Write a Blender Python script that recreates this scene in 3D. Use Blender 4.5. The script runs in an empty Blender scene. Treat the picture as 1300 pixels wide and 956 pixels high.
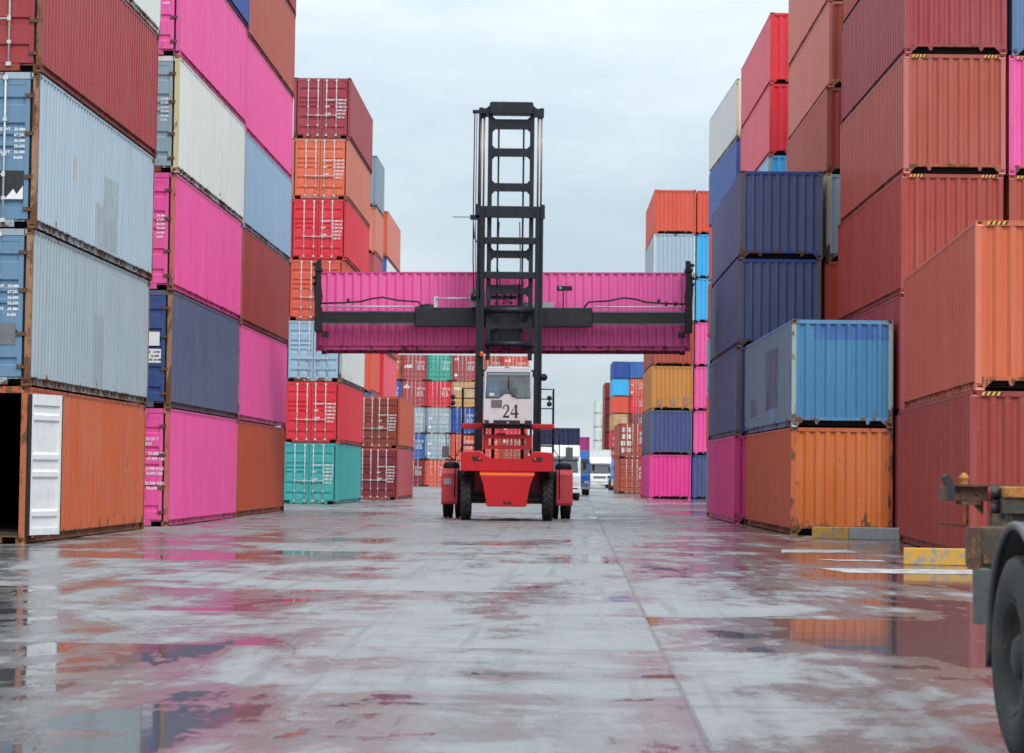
import bpy, bmesh, math, random
from mathutils import Vector, Matrix
random.seed(7)
R = math.radians
scene = bpy.context.scene
COL = scene.collection

# ------------------------------------------------------------------ helpers
def lin(r, g, b):
    def f(c):
        c /= 255.0
        return c / 12.92 if c <= 0.04045 else ((c + 0.055) / 1.055) ** 2.4
    return (f(r), f(g), f(b), 1.0)


class MB:
    """collects shapes in one bmesh and links them as ONE mesh object"""
    def __init__(self):
        self.bm = bmesh.new()

    def box(self, x0, x1, y0, y1, z0, z1, m=0, bev=0.0):
        v = [self.bm.verts.new(p) for p in ((x0, y0, z0), (x1, y0, z0), (x1, y1, z0), (x0, y1, z0),
                                             (x0, y0, z1), (x1, y0, z1), (x1, y1, z1), (x0, y1, z1))]
        fs = [self.bm.faces.new([v[i] for i in q]) for q in
              ((0, 3, 2, 1), (4, 5, 6, 7), (0, 1, 5, 4), (1, 2, 6, 5), (2, 3, 7, 6), (3, 0, 4, 7))]
        for f in fs:
            f.material_index = m
        if bev > 0:
            es = list({e for f in fs for e in f.edges})
            r = bmesh.ops.bevel(self.bm, geom=es, offset=bev, segments=2, affect='EDGES', profile=0.5)
            for f in r['faces']:
                f.material_index = m
        return self

    def prism(self, poly, axis, a, b, m=0, bev=0.0):
        """poly: list of 2D points; axis 'x','y','z' = extrusion axis from a to b"""
        def mk(p, t):
            if axis == 'x':
                return (t, p[0], p[1])
            if axis == 'y':
                return (p[0], t, p[1])
            return (p[0], p[1], t)
        va = [self.bm.verts.new(mk(p, a)) for p in poly]
        vb = [self.bm.verts.new(mk(p, b)) for p in poly]
        n = len(poly)
        fs = [self.bm.faces.new(va), self.bm.faces.new(vb[::-1])]
        for i in range(n):
            fs.append(self.bm.faces.new((va[i], vb[i], vb[(i + 1) % n], va[(i + 1) % n])))
        for f in fs:
            f.material_index = m
        if bev > 0:
            es = list({e for f in fs for e in f.edges})
            r = bmesh.ops.bevel(self.bm, geom=es, offset=bev, segments=2, affect='EDGES', profile=0.5)
            for f in r['faces']:
                f.material_index = m
        return self

    def tube(self, pts, r, n=8, m=0, smooth=True):
        pts = [Vector(p) for p in pts]
        rings = []
        for i, p in enumerate(pts):
            if i == 0:
                d = pts[1] - p
            elif i == len(pts) - 1:
                d = p - pts[i - 1]
            else:
                d = (pts[i + 1] - p).normalized() + (p - pts[i - 1]).normalized()
            d.normalize()
            u = d.cross(Vector((0, 0, 1)))
            if u.length < 0.05:
                u = d.cross(Vector((1, 0, 0)))
            u.normalize()
            w = d.cross(u)
            rr = r[i] if isinstance(r, (list, tuple)) else r
            rings.append([self.bm.verts.new(p + rr * (math.cos(2 * math.pi * k / n) * u + math.sin(2 * math.pi * k / n) * w))
                          for k in range(n)])
        for a, b in zip(rings, rings[1:]):
            for k in range(n):
                f = self.bm.faces.new((a[k], a[(k + 1) % n], b[(k + 1) % n], b[k]))
                f.material_index = m
                f.smooth = smooth
        for ring in (rings[0][::-1], rings[-1]):
            f = self.bm.faces.new(ring)
            f.material_index = m
        return self

    def lathe(self, prof, c, axis='x', n=32, m=0, smooth=True):
        """prof: list of (radius, offset along axis)"""
        rings = []
        for (r, o) in prof:
            ring = []
            for k in range(n):
                a = 2 * math.pi * k / n
                if axis == 'x':
                    p = (c[0] + o, c[1] + r * math.cos(a), c[2] + r * math.sin(a))
                elif axis == 'z':
                    p = (c[0] + r * math.cos(a), c[1] + r * math.sin(a), c[2] + o)
                else:
                    p = (c[0] + r * math.cos(a), c[1] + o, c[2] + r * math.sin(a))
                ring.append(self.bm.verts.new(p))
            rings.append(ring)
        for a, b in zip(rings, rings[1:]):
            for k in range(n):
                f = self.bm.faces.new((a[k], a[(k + 1) % n], b[(k + 1) % n], b[k]))
                f.material_index = m
                f.smooth = smooth
        return self

    def quad(self, *ps, m=0):
        f = self.bm.faces.new([self.bm.verts.new(p) for p in ps])
        f.material_index = m
        return self

    def mesh(self, name):
        bmesh.ops.recalc_face_normals(self.bm, faces=self.bm.faces[:])
        me = bpy.data.meshes.new(name)
        self.bm.to_mesh(me)
        self.bm.free()
        return me

    def build(self, name, mats, parent=None, loc=None):
        return link(name, self.mesh(name), mats, parent, loc)


def link(name, me, mats, parent=None, loc=None, shared=False):
    o = bpy.data.objects.new(name, me)
    COL.objects.link(o)
    if not isinstance(mats, (list, tuple)):
        mats = [mats]
    if shared:
        while len(me.materials) < len(mats):
            me.materials.append(None)
        for i, mt in enumerate(mats):
            o.material_slots[i].link = 'OBJECT'
            o.material_slots[i].material = mt
    else:
        for mt in mats:
            me.materials.append(mt)
    if parent:
        o.parent = parent
    if loc is not None:
        o.location = loc
    return o


def thing(name, label, cat, loc=(0, 0, 0), rotz=0.0, group=None):
    o = bpy.data.objects.new(name, None)
    COL.objects.link(o)
    o.empty_display_size = 0.3
    o.location = loc
    o.rotation_euler = (0, 0, rotz)
    return tag(o, label, cat, group)


def tag(o, label, cat, group=None):
    o['label'] = label
    o['category'] = cat
    if group:
        o['group'] = group
    return o


# ------------------------------------------------------------------ materials
def new_mat(name):
    m = bpy.data.materials.new(name)
    m.use_nodes = True
    nt = m.node_tree
    b = nt.nodes['Principled BSDF']
    return m, nt, b


def N(nt, kind, **kw):
    n = nt.nodes.new(kind)
    for k, v in kw.items():
        setattr(n, k, v)
    return n


def mth(nt, op, a, b=None, clamp=False):
    n = nt.nodes.new('ShaderNodeMath')
    n.operation = op
    n.use_clamp = clamp
    for i, v in enumerate((a, b)):
        if v is None:
            continue
        if isinstance(v, (int, float)):
            n.inputs[i].default_value = v
        else:
            nt.links.new(v, n.inputs[i])
    return n.outputs[0]


def mixc(nt, fac, a, b):
    n = nt.nodes.new('ShaderNodeMix')
    n.data_type = 'RGBA'
    for s, v in ((n.inputs[0], fac), (n.inputs[6], a), (n.inputs[7], b)):
        if isinstance(v, (int, float)):
            s.default_value = v
        elif isinstance(v, (tuple, list)):
            s.default_value = v
        else:
            nt.links.new(v, s)
    return n.outputs[2]


def ramp(nt, fac, lo, hi):
    n = nt.nodes.new('ShaderNodeMapRange')
    n.interpolation_type = 'SMOOTHSTEP'
    nt.links.new(fac, n.inputs[0])
    n.inputs[1].default_value = lo
    n.inputs[2].default_value = hi
    return n.outputs[0]


def noise(nt, vec, scale, detail=4.0, rough=0.55, dist=0.0):
    n = nt.nodes.new('ShaderNodeTexNoise')
    n.inputs['Scale'].default_value = scale
    n.inputs['Detail'].default_value = detail
    n.inputs['Roughness'].default_value = rough
    n.inputs['Distortion'].default_value = dist
    nt.links.new(vec, n.inputs['Vector'])
    return n.outputs['Fac']


def mapping(nt, vec, scale=(1, 1, 1), rotz=0.0):
    n = nt.nodes.new('ShaderNodeMapping')
    n.inputs['Scale'].default_value = scale
    n.inputs['Rotation'].default_value = (0, 0, rotz)
    nt.links.new(vec, n.inputs['Vector'])
    return n.outputs[0]


def plain(name, rgb, rough=0.5, metal=0.0, dirt=0.25, dirtcol=(0.05, 0.045, 0.04, 1), spec=0.5, scale=6.0, bump=0.0):
    """painted / rubber / metal surface with uneven grime"""
    m, nt, b = new_mat(name)
    tc = N(nt, 'ShaderNodeTexCoord')
    nz = noise(nt, tc.outputs['Object'], scale, 6, 0.6)
    f = mth(nt, 'MULTIPLY', ramp(nt, nz, 0.45, 0.75), dirt)
    nt.links.new(mixc(nt, f, rgb, dirtcol), b.inputs['Base Color'])
    rr = mth(nt, 'ADD', rough - 0.08, mth(nt, 'MULTIPLY', nz, 0.2))
    nt.links.new(rr, b.inputs['Roughness'])
    b.inputs['Metallic'].default_value = metal
    b.inputs['Specular IOR Level'].default_value = spec
    if bump:
        bp = N(nt, 'ShaderNodeBump')
        bp.inputs['Strength'].default_value = bump
        bp.inputs['Distance'].default_value = 0.02
        nt.links.new(nz, bp.inputs['Height'])
        nt.links.new(bp.outputs[0], b.inputs['Normal'])
    return m


RUST = (0.085, 0.032, 0.014, 1)
RUST2 = (0.20, 0.085, 0.035, 1)
_cp = {}


def cpaint(key, rgb, rust=0.25, fade=0.3, patches=(), rough=0.40, fadecol=None):
    """container paint: vertical weather streaks, chalky fading, rust blooms, dents"""
    if key in _cp:
        return _cp[key]
    m, nt, b = new_mat('paint_' + key)
    tc = N(nt, 'ShaderNodeTexCoord')
    oi = N(nt, 'ShaderNodeObjectInfo')
    add = N(nt, 'ShaderNodeVectorMath', operation='ADD')
    sc = N(nt, 'ShaderNodeVectorMath', operation='SCALE')
    sc.inputs['Scale'].default_value = 7.31
    nt.links.new(oi.outputs['Location'], sc.inputs[0])
    nt.links.new(tc.outputs['Object'], add.inputs[0])
    nt.links.new(sc.outputs[0], add.inputs[1])
    v = add.outputs[0]
    col = rgb
    # repainted areas (object space rectangles: y or x range, z range)
    sep = N(nt, 'ShaderNodeSeparateXYZ')
    nt.links.new(tc.outputs['Object'], sep.inputs[0])
    edge = noise(nt, v, 9.0, 3)
    ez = mth(nt, 'MULTIPLY', mth(nt, 'SUBTRACT', edge, 0.5), 0.10)
    for (ax, a0, a1, z0, z1, pc) in patches:
        c = mth(nt, 'ADD', sep.outputs['XYZ'.index(ax)], ez)
        zz = mth(nt, 'ADD', sep.outputs[2], ez)
        fm = mth(nt, 'MULTIPLY', mth(nt, 'MULTIPLY', mth(nt, 'GREATER_THAN', c, a0), mth(nt, 'LESS_THAN', c, a1)),
                 mth(nt, 'MULTIPLY', mth(nt, 'GREATER_THAN', zz, z0), mth(nt, 'LESS_THAN', zz, z1)))
        fm = mth(nt, 'MULTIPLY', fm, mth(nt, 'ADD', .45, mth(nt, 'MULTIPLY', ramp(nt, noise(nt, mapping(nt, v, (5, 5, .8)), 1.5, 6, .7), .38, .58), .55)))
        if ax == 'X':
            fm = mth(nt, 'MULTIPLY', fm, mth(nt, 'LESS_THAN', sep.outputs[1], 0.3))
        col = mixc(nt, fm, col, pc)
    # chalky fading, blotchy and streaked
    big = noise(nt, mapping(nt, v, (0.9, 0.9, 0.35)), 1.2, 5, 0.6)
    streak = noise(nt, mapping(nt, v, (5, 5, 0.12)), 2.0, 4, 0.6)
    f1 = mth(nt, 'MULTIPLY', ramp(nt, mth(nt, 'ADD', mth(nt, 'MULTIPLY', big, 0.6), mth(nt, 'MULTIPLY', streak, 0.4)), 0.38, 0.68), fade)
    if fadecol is None:
        g = sum(rgb[:3]) / 3
        fadecol = tuple(min(0.9, c * 0.85 + g * 0.25 + 0.05) for c in rgb[:3]) + (1,)
    col = mixc(nt, f1, col, fadecol)
    # scuffs from spreaders and neighbours
    sc1 = noise(nt, mapping(nt, v, (.7, .7, 8)), 2.2, 7, .7)
    f4 = mth(nt, 'MULTIPLY', ramp(nt, sc1, .63, .70), .45)
    col = mixc(nt, f4, col, tuple(min(.85, c * .7 + .12) for c in rgb[:3]) + (1,))
    # grime streaks
    st2 = noise(nt, mapping(nt, v, (9, 9, 0.2)), 2.3, 5, 0.65)
    f2 = mth(nt, 'MULTIPLY', ramp(nt, st2, 0.50, 0.78), 0.50)
    col = mixc(nt, f2, col, tuple(c * 0.55 for c in rgb[:3]) + (1,))
    # rust blooms
    r1 = noise(nt, mapping(nt, v, (1, 1, 0.55)), 3.1, 9, 0.72, 0.4)
    run = noise(nt, mapping(nt, v, (6, 6, .22)), 2.6, 6, .7)
    r1 = mth(nt, 'ADD', mth(nt, 'MULTIPLY', r1, .80), mth(nt, 'MULTIPLY', run, .20))
    thr = 0.728 - 0.27 * rust
    low = N(nt, 'ShaderNodeMapRange')          # rust creeps in from the sill
    nt.links.new(sep.outputs[2], low.inputs[0])
    low.inputs[1].default_value, low.inputs[2].default_value = 0.17, 0.60
    low.inputs[3].default_value, low.inputs[4].default_value = 0.09, 0.0
    r1 = mth(nt, 'ADD', r1, low.outputs[0])
    f3 = ramp(nt, r1, thr, thr + 0.05)
    rc = mixc(nt, noise(nt, v, 14, 4), RUST, RUST2)
    col = mixc(nt, f3, col, rc)
    nt.links.new(col, b.inputs['Base Color'])
    rr = mth(nt, 'ADD', mth(nt, 'MULTIPLY', f3, 0.35), mth(nt, 'ADD', rough - 0.08, mth(nt, 'MULTIPLY', big, 0.2)))
    nt.links.new(rr, b.inputs['Roughness'])
    bp = N(nt, 'ShaderNodeBump')
    bp.inputs['Strength'].default_value = 0.25
    bp.inputs['Distance'].default_value = 0.03
    dent = noise(nt, v, 1.7, 2, 0.5)
    nt.links.new(mth(nt, 'ADD', dent, mth(nt, 'MULTIPLY', f3, 0.05)), bp.inputs['Height'])
    nt.links.new(bp.outputs[0], b.inputs['Normal'])
    _cp[key] = m
    return m


PAL = dict(
    pink=(lin(232, 84, 158), .14, .30), hot_pink=(lin(226, 56, 142), .12, .2),
    orange=(lin(194, 94, 54), .45, .4), brick_orange=(lin(186, 78, 44), .25, .25), bright_orange=(lin(206, 98, 58), .28, .4),
    light_blue=(lin(164, 184, 197), .34, .4), grey_blue=(lin(156, 172, 180), .36, .4), pale_blue=(lin(140, 175, 200), .25, .35),
    white=(lin(214, 218, 214), .30, .3), navy=(lin(38, 76, 152), .25, .25), slate=(lin(84, 94, 122), .25, .35),
    dark_red=(lin(152, 54, 46), .2, .35), maroon=(lin(128, 42, 52), .15, .3), raspberry=(lin(156, 54, 62), .22, .4),
    brick=(lin(172, 78, 58), .25, .4), brick_red=(lin(164, 60, 46), .22, .35), red=(lin(218, 38, 54), .12, .25),
    salmon=(lin(205, 118, 98), .15, .4), teal=(lin(52, 164, 160), .15, .3), cyan=(lin(58, 172, 226), .1, .3),
    steel_blue=(lin(84, 142, 186), .25, .35), ochre=(lin(196, 130, 58), .2, .3), rust=(lin(172, 76, 54), .3, .3),
    brown=(lin(140, 60, 44), .25, .25), blue=(lin(58, 100, 168), .15, .3), green=(lin(60, 160, 140), .15, .3),
    tan=(lin(196, 150, 100), .2, .3), red_orange=(lin(214, 84, 58), .15, .3), dusty_red=(lin(172, 70, 74), .18, .35),
    dim_blue=(lin(86, 120, 160), .2, .3), cream=(lin(206, 190, 150), .45, .3), nightblue=(lin(32, 42, 78), .15, .2), storm=(lin(128, 144, 158), .2, .3),
)


def pal(k):
    c, r, f = PAL[k]
    return cpaint(k, c, r, f)


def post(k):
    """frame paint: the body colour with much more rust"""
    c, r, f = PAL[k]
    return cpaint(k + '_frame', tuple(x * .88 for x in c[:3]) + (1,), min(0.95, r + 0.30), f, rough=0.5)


M = {}
M['rust'] = plain('rusty_steel', (0.085, 0.042, 0.024, 1), 0.8, 0, 0.85, (0.26, 0.13, 0.06, 1), scale=22, bump=0.5)
M['rustpost'] = cpaint('rusty_post', lin(150, 110, 80), .85, .4, rough=0.6)
M['creampost'] = cpaint('cream_post', lin(200, 186, 140), .6, .3, rough=0.55)
M['dark'] = plain('dark_steel', (0.02, 0.02, 0.022, 1), 0.6)
M['black'] = plain('black_rubber', (0.012, 0.012, 0.013, 1), 0.65, scale=12, dirt=0.4, dirtcol=(0.05, 0.048, 0.045, 1))
M['tyre'] = plain('tyre_rubber', (0.022, 0.021, 0.022, 1), 0.72, scale=8, dirt=0.55, dirtcol=(0.085, 0.070, 0.060, 1), bump=0.3)
M['mast'] = plain('charcoal_paint', (0.016, 0.021, 0.028, 1), 0.42, scale=4, dirt=0.5, dirtcol=(0.045, 0.05, 0.056, 1), spec=.32)
M['mred'] = plain('machine_red', lin(206, 14, 30), 0.36, scale=3, dirt=0.3, dirtcol=lin(150, 40, 40))
M['mredfade'] = plain('faded_red', lin(216, 74, 84), 0.5, scale=4, dirt=0.45, dirtcol=lin(150, 60, 64))
M['guard'] = plain('guard_red', lin(176, 34, 44), 0.5, scale=5, dirt=0.4, dirtcol=lin(110, 40, 44))
M['chrome'] = plain('cylinder_rod', (0.34, 0.27, 0.23, 1), 0.35, 0.3, 0.3)
M['silver'] = plain('galvanised_bar', (0.62, 0.63, 0.63, 1), 0.42, 0.1, 0.4, (0.25, 0.2, 0.16, 1), scale=10)
M['whitepaint'] = plain('white_paint', (0.74, 0.75, 0.76, 1), 0.38, 0, 0.35, (0.42, 0.42, 0.42, 1), scale=3)
M['cabwhite'] = plain('cab_white', (0.70, 0.70, 0.71, 1), 0.38, 0, 0.3, (0.42, 0.42, 0.42, 1), scale=3)
M['letter'] = plain('white_lettering', (0.78, 0.78, 0.78, 1), 0.5, 0, 0.3, (0.4, 0.4, 0.4, 1), scale=20)
M['ink'] = plain('black_lettering', (0.02, 0.02, 0.022, 1), 0.5)
M['yellow'] = plain('yellow_paint', lin(232, 180, 44), 0.5, 0, 0.4, lin(150, 120, 60), scale=8)
M['grey'] = plain('grey_plastic', (0.16, 0.165, 0.18, 1), 0.5)
M['lightgrey'] = plain('light_grey', (0.42, 0.44, 0.46, 1), 0.5)
M['redlens'] = plain('red_lens', lin(235, 30, 28), 0.15, dirt=0.1)
M['amber'] = plain('amber_lens', lin(225, 90, 40), 0.2, dirt=0.1)
M['greenlens'] = plain('green_lens', lin(90, 225, 170), 0.3, dirt=0.05)
M['stripe'] = plain('yellow_stripe', lin(244, 150, 28), 0.4, dirt=0.2, dirtcol=lin(180, 120, 50))
M['lampglass'] = plain('lamp_glass', (0.6, 0.62, 0.64, 1), 0.12, dirt=0.15)
M['concrete'] = plain('concrete_block', (0.30, 0.30, 0.29, 1), 0.8, 0, 0.5, (0.13, 0.13, 0.125, 1), scale=10, bump=0.4)
M['truckblue'] = plain('truck_blue', lin(40, 120, 200), 0.35, dirt=0.25)
M['mud'] = plain('grey_mudguard', (0.085, 0.08, 0.09, 1), 0.5, 0, 0.5, (0.16, 0.15, 0.15, 1), scale=7)
M['beam'] = plain('weathered_beam', (0.060, 0.050, 0.038, 1), 0.75, 0, 0.85, (0.15, 0.095, 0.05, 1), scale=16, bump=0.4)
M['worn'] = plain('worn_yellow', lin(182, 118, 54), 0.65, 0, 0.9, (0.10, 0.055, 0.03, 1), scale=24, bump=0.4)
M['hub'] = plain('dusty_hub', (0.028, 0.026, 0.026, 1), 0.75, 0, 0.6, (0.09, 0.085, 0.08, 1), scale=9)
M['spreader'] = plain('spreader_black', (0.012, 0.014, 0.017, 1), 0.38, scale=4, dirt=0.5, dirtcol=(0.04, 0.042, 0.045, 1))
M['litwear'] = plain('lit_worn_edge', (0.14, 0.145, 0.15, 1), 0.35, .3, 0.6, (0.03, 0.03, 0.032, 1), scale=2)  # paler grey for arm edges: skylight put into the colour, with some wear
M['darkred'] = plain('dirty_lens', lin(150, 36, 44), 0.3, dirt=0.5)
M['flap'] = plain('grey_flap', (0.08, 0.092, 0.088, 1), 0.6, 0, 0.7, (0.04, 0.038, 0.036, 1), scale=14)
M['seat'] = plain('seat_fabric', (0.06, 0.065, 0.07, 1), 0.8)
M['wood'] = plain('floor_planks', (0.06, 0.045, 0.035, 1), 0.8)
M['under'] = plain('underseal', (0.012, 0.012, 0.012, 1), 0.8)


def kerbmat():
    m, nt, b = new_mat('kerb_yellow')
    tc = N(nt, 'ShaderNodeTexCoord')
    nz = noise(nt, tc.outputs['Object'], 7, 9, 0.7)
    col = mixc(nt, ramp(nt, nz, 0.47, 0.60), lin(196, 144, 44), (0.24, 0.23, 0.21, 1))
    n2 = noise(nt, tc.outputs['Object'], 18, 6, 0.6)
    col = mixc(nt, mth(nt, 'MULTIPLY', ramp(nt, n2, 0.6, 0.75), 0.8), col, (0.06, 0.055, 0.05, 1))
    nt.links.new(col, b.inputs['Base Color'])
    b.inputs['Roughness'].default_value = 0.6
    return m


M['kerby'] = kerbmat()


def glassmat():
    m = bpy.data.materials.new('window_glass')
    m.use_nodes = True
    nt = m.node_tree
    nt.nodes.clear()
    out = N(nt, 'ShaderNodeOutputMaterial')
    tr = N(nt, 'ShaderNodeBsdfTransparent')
    tr.inputs[0].default_value = (0.62, 0.70, 0.74, 1)
    gl = N(nt, 'ShaderNodeBsdfGlossy')
    gl.inputs['Roughness'].default_value = 0.03
    gl.inputs[0].default_value = (0.9, 0.95, 1, 1)
    fr = N(nt, 'ShaderNodeFresnel')
    fr.inputs[0].default_value = 1.6
    tc = N(nt, 'ShaderNodeTexCoord')
    f = mth(nt, 'ADD', fr.outputs[0], mth(nt, 'MULTIPLY', noise(nt, tc.outputs['Object'], 2.0), 0.12))
    mx = N(nt, 'ShaderNodeMixShader')
    nt.links.new(f, mx.inputs[0])
    nt.links.new(tr.outputs[0], mx.inputs[1])
    nt.links.new(gl.outputs[0], mx.inputs[2])
    nt.links.new(mx.outputs[0], out.inputs[0])
    return m


M['glass'] = glassmat()
M['darkglass'] = plain('dark_glass', (0.05, 0.065, 0.075, 1), 0.08, dirt=0.15, spec=0.9)

# ------------------------------------------------------------------ container kit
W = 2.438
HC, ST = 2.896, 2.591
L40, L20 = 12.192, 6.058
_mesh = {}


def cached(key, fn):
    if key not in _mesh:
        _mesh[key] = fn()
    return _mesh[key]


def prof_strip(u0, u1, pitch, depth):
    """corrugation profile [(u, d)] from u0 to u1"""
    n = max(1, int(round((u1 - u0) / pitch)))
    p = (u1 - u0) / n
    pts = []
    for i in range(n):
        a = u0 + i * p
        pts += [(a, 0), (a + 0.26 * p, 0), (a + 0.50 * p, depth), (a + 0.76 * p, depth)]
    pts.append((u1, 0))
    return pts


def me_side(L, H, s):
    mb = MB()
    x = s * (W / 2 - 0.008)
    pts = prof_strip(0.10, L - 0.10, 0.278, 0.046)
    z0, z1 = 0.1745, H - 0.062
    cols = [(mb.bm.verts.new((x - s * d, u, z0)), mb.bm.verts.new((x - s * d, u, z1))) for u, d in pts]
    for a, b in zip(cols, cols[1:]):
        mb.bm.faces.new((a[0], b[0], b[1], a[1]) if s > 0 else (a[0], a[1], b[1], b[0]))
    me = bpy.data.meshes.new('side_wall')
    mb.bm.to_mesh(me)
    mb.bm.free()
    return me


def me_end(L, H, y, s):
    """front wall, vertical corrugation; y position, s=-1 faces -Y"""
    mb = MB()
    pts = prof_strip(-W / 2 + 0.105, W / 2 - 0.105, 0.262, 0.046)
    z0, z1 = 0.232, H - 0.105
    cols = [(mb.bm.verts.new((u, y - s * d, z0)), mb.bm.verts.new((u, y - s * d, z1))) for u, d in pts]
    for a, b in zip(cols, cols[1:]):
        mb.bm.faces.new((a[0], b[0], b[1], a[1]) if s < 0 else (a[0], a[1], b[1], b[0]))
    me = bpy.data.meshes.new('end_wall')
    mb.bm.to_mesh(me)
    mb.bm.free()
    return me


def me_frame(L, H, near):
    mb = MB()
    h = W / 2
    # corner posts
    for sx in (-1, 1):
        # rails: bottom channel set back, small lip; top tube
        a, b = sorted((sx * (h - 0.010), sx * (h - 0.080)))
        mb.box(a, b, 0.105, L - 0.105, 0.156, 0.174)
        a, b = sorted((sx * (h - 0.066), sx * (h - 0.082)))
        mb.box(a, b, 0.17, L - 0.17, 0.03, 0.155)
        a, b = sorted((sx * (h - 0.018), sx * (h - 0.065)))
        mb.box(a, b, 0.17, L - 0.17, 0.026, 0.042)
        a, b = sorted((sx * (h - 0.006), sx * (h - 0.066)))
        mb.box(a, b, 0.105, L - 0.105, H - 0.066, H - 0.012)
    for end, y0, y1 in ((near, 0.012, 0.095), ('wall', L - 0.095, L - 0.012)):
        if end == 'door':
            mb.box(-h + 0.112, h - 0.112, y0, y1, H - 0.135, H - 0.014)
            mb.box(-h + 0.42, h - 0.42, y0, y1, 0.02, 0.155)
            mb.box(-h + 0.112, h - 0.112, y0 + 0.04, y1, 0.125, 0.157)
        else:
            mb.box(-h + 0.112, h - 0.112, y0, y1, H - 0.105, H - 0.014)
            mb.box(-h + 0.112, h - 0.112, y0, y1, 0.165, 0.232)
            for sx in (-1, 1):
                mb.prism([(sx * (h - 0.113), 0.165), (sx * (h - 0.30), 0.165), (sx * (h - 0.19), 0.06), (sx * (h - 0.113), 0.02)],
                         'y', y0 + 0.004, y0 + 0.03)
                mb.prism([(sx * 0.55, 0.164), (sx * 0.67, 0.164), (sx * 0.63, 0.075), (sx * 0.58, 0.075)], 'y', y0 + 0.006, y0 + 0.03)
    return mb.mesh('frame')


def me_post(H, s):
    mb = MB()
    a, b = sorted((0.0, -s * 0.108))
    mb.box(a, b, -0.0495, 0.0495, 0.12, H - 0.12)
    return mb.mesh('corner_post')


def me_roof(L, H):
    mb = MB()
    pts = prof_strip(0.09, L - 0.09, 0.55, 0.02)
    z = H - 0.03
    cols = [(mb.bm.verts.new((-W / 2 + 0.05, u, z - d)), mb.bm.verts.new((W / 2 - 0.05, u, z - d))) for u, d in pts]
    for a, b in zip(cols, cols[1:]):
        mb.bm.faces.new((a[0], a[1], b[1], b[0]))
    return mb.mesh('roof')


def me_floor(L):
    mb = MB()
    mb.box(-W / 2 + 0.08, W / 2 - 0.08, 0.10, L - 0.10, 0.150, 0.178)
    n = int(L / 0.5)
    for i in range(n):
        y = 0.3 + i * (L - 0.6) / (n - 1)
        mb.box(-W / 2 + 0.08, W / 2 - 0.08, y - 0.03, y + 0.03, 0.045, 0.149)
    return mb.mesh('underframe')


def me_cast():
    bm = bmesh.new()
    bmesh.ops.create_cube(bm, size=1.0)
    bmesh.ops.scale(bm, vec=(0.162, 0.178, 0.118), verts=bm.verts)
    bm.faces.ensure_lookup_table()
    faces = bm.faces[:]
    r = bmesh.ops.inset_individual(bm, faces=faces, thickness=0.034, depth=0.0)
    for f in faces:
        n = f.normal.copy()
        bmesh.ops.translate(bm, vec=-n * 0.045, verts=f.verts[:])
        f.material_index = 1
    me = bpy.data.meshes.new('corner_casting')
    bm.to_mesh(me)
    bm.free()
    return me


def me_door(H, s):
    """one door leaf, s=+1 right leaf (x>0); faces -Y"""
    mb = MB()
    x0, x1 = 0.012, W / 2 - 0.165
    z0, z1 = 0.165, H - 0.145
    yb = 0.050
    yf = 0.022
    # borders
    def bx(a, b, c, d):
        a, b = sorted((s * a, s * b))
        mb.box(a, b, yf, yb, c, d)
    bx(x0, x0 + 0.085, z0, z1)
    bx(x1 - 0.085, x1, z0, z1)
    bx(x0 + 0.086, x1 - 0.086, z0, z0 + 0.10)
    bx(x0 + 0.086, x1 - 0.086, z1 - 0.10, z1)
    # ribbed panel: five recessed grooves
    za, zb = z0 + 0.10, z1 - 0.10
    hgt = zb - za
    prof = []
    grooves = [0.04, 0.25, 0.46, 0.55, 0.64, 0.84]
    for g in grooves:
        c = za + g * hgt
        prof += [(c, 0.030), (c + 0.035, 0.072), (c + 0.125, 0.072), (c + 0.160, 0.030)]
    prof = [(za, 0.030)] + [(min(zb - 0.001, z), d) for z, d in prof] + [(zb, 0.030)]
    pa, pb = s * (x0 + 0.084), s * (x1 - 0.084)
    cols = [(mb.bm.verts.new((pa, y, z)), mb.bm.verts.new((pb, y, z))) for z, y in prof]
    for a, b in zip(cols, cols[1:]):
        mb.bm.faces.new((a[0], a[1], b[1], b[0]))
    return mb.mesh('door')


def me_bar(H, x):
    mb = MB()
    y = -0.012
    mb.tube([(x, y, 0.10), (x, y, H - 0.06)], 0.019, 8)
    for z in (0.14, H - 0.12):
        mb.box(x - 0.045, x + 0.045, y - 0.02, 0.012, z - 0.035, z + 0.035)
    for z in (0.55, 1.35, 2.0):
        mb.box(x - 0.035, x + 0.035, y - 0.022, 0.021, z - 0.03, z + 0.03)
    return mb.mesh('locking_bar')


def me_handle(x, s):
    mb = MB()
    z = 0.98
    mb.tube([(x, -0.045, z), (x - s * 0.36, -0.045, z - 0.01)], 0.014, 6)
    mb.box(x - 0.03, x + 0.03, -0.06, -0.012, z - 0.04, z + 0.05)
    mb.box(x - s * 0.40 - 0.03, x - s * 0.40 + 0.06, -0.05, 0.02, z - 0.05, z + 0.04)
    return mb.mesh('handle')


def me_hinge(H, s):
    mb = MB()
    a, b = sorted((s * (W / 2 - 0.25), s * (W / 2 - 0.085)))
    mb.box(a, b, -0.012, 0.02, -0.035, 0.035)
    return mb.mesh('hinge')


def me_gasket(H):
    mb = MB()
    mb.box(-W / 2 + 0.11, W / 2 - 0.11, 0.076, 0.094, 0.158, H - 0.136)
    return mb.mesh('door_seal')


def me_warn(s):
    """black and yellow hatch on the header of a tall container"""
    mb = MB()
    x = -0.17
    for i in range(8):
        mb.quad((x + i * 0.0425, 0, -0.03), (x + (i + 1) * 0.0425, 0, -0.03),
                (x + (i + 1) * 0.0425 + 0.035, 0, 0.03), (x + i * 0.0425 + 0.035, 0, 0.03), m=i % 2)
    return mb.mesh('warning_stripe')


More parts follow.
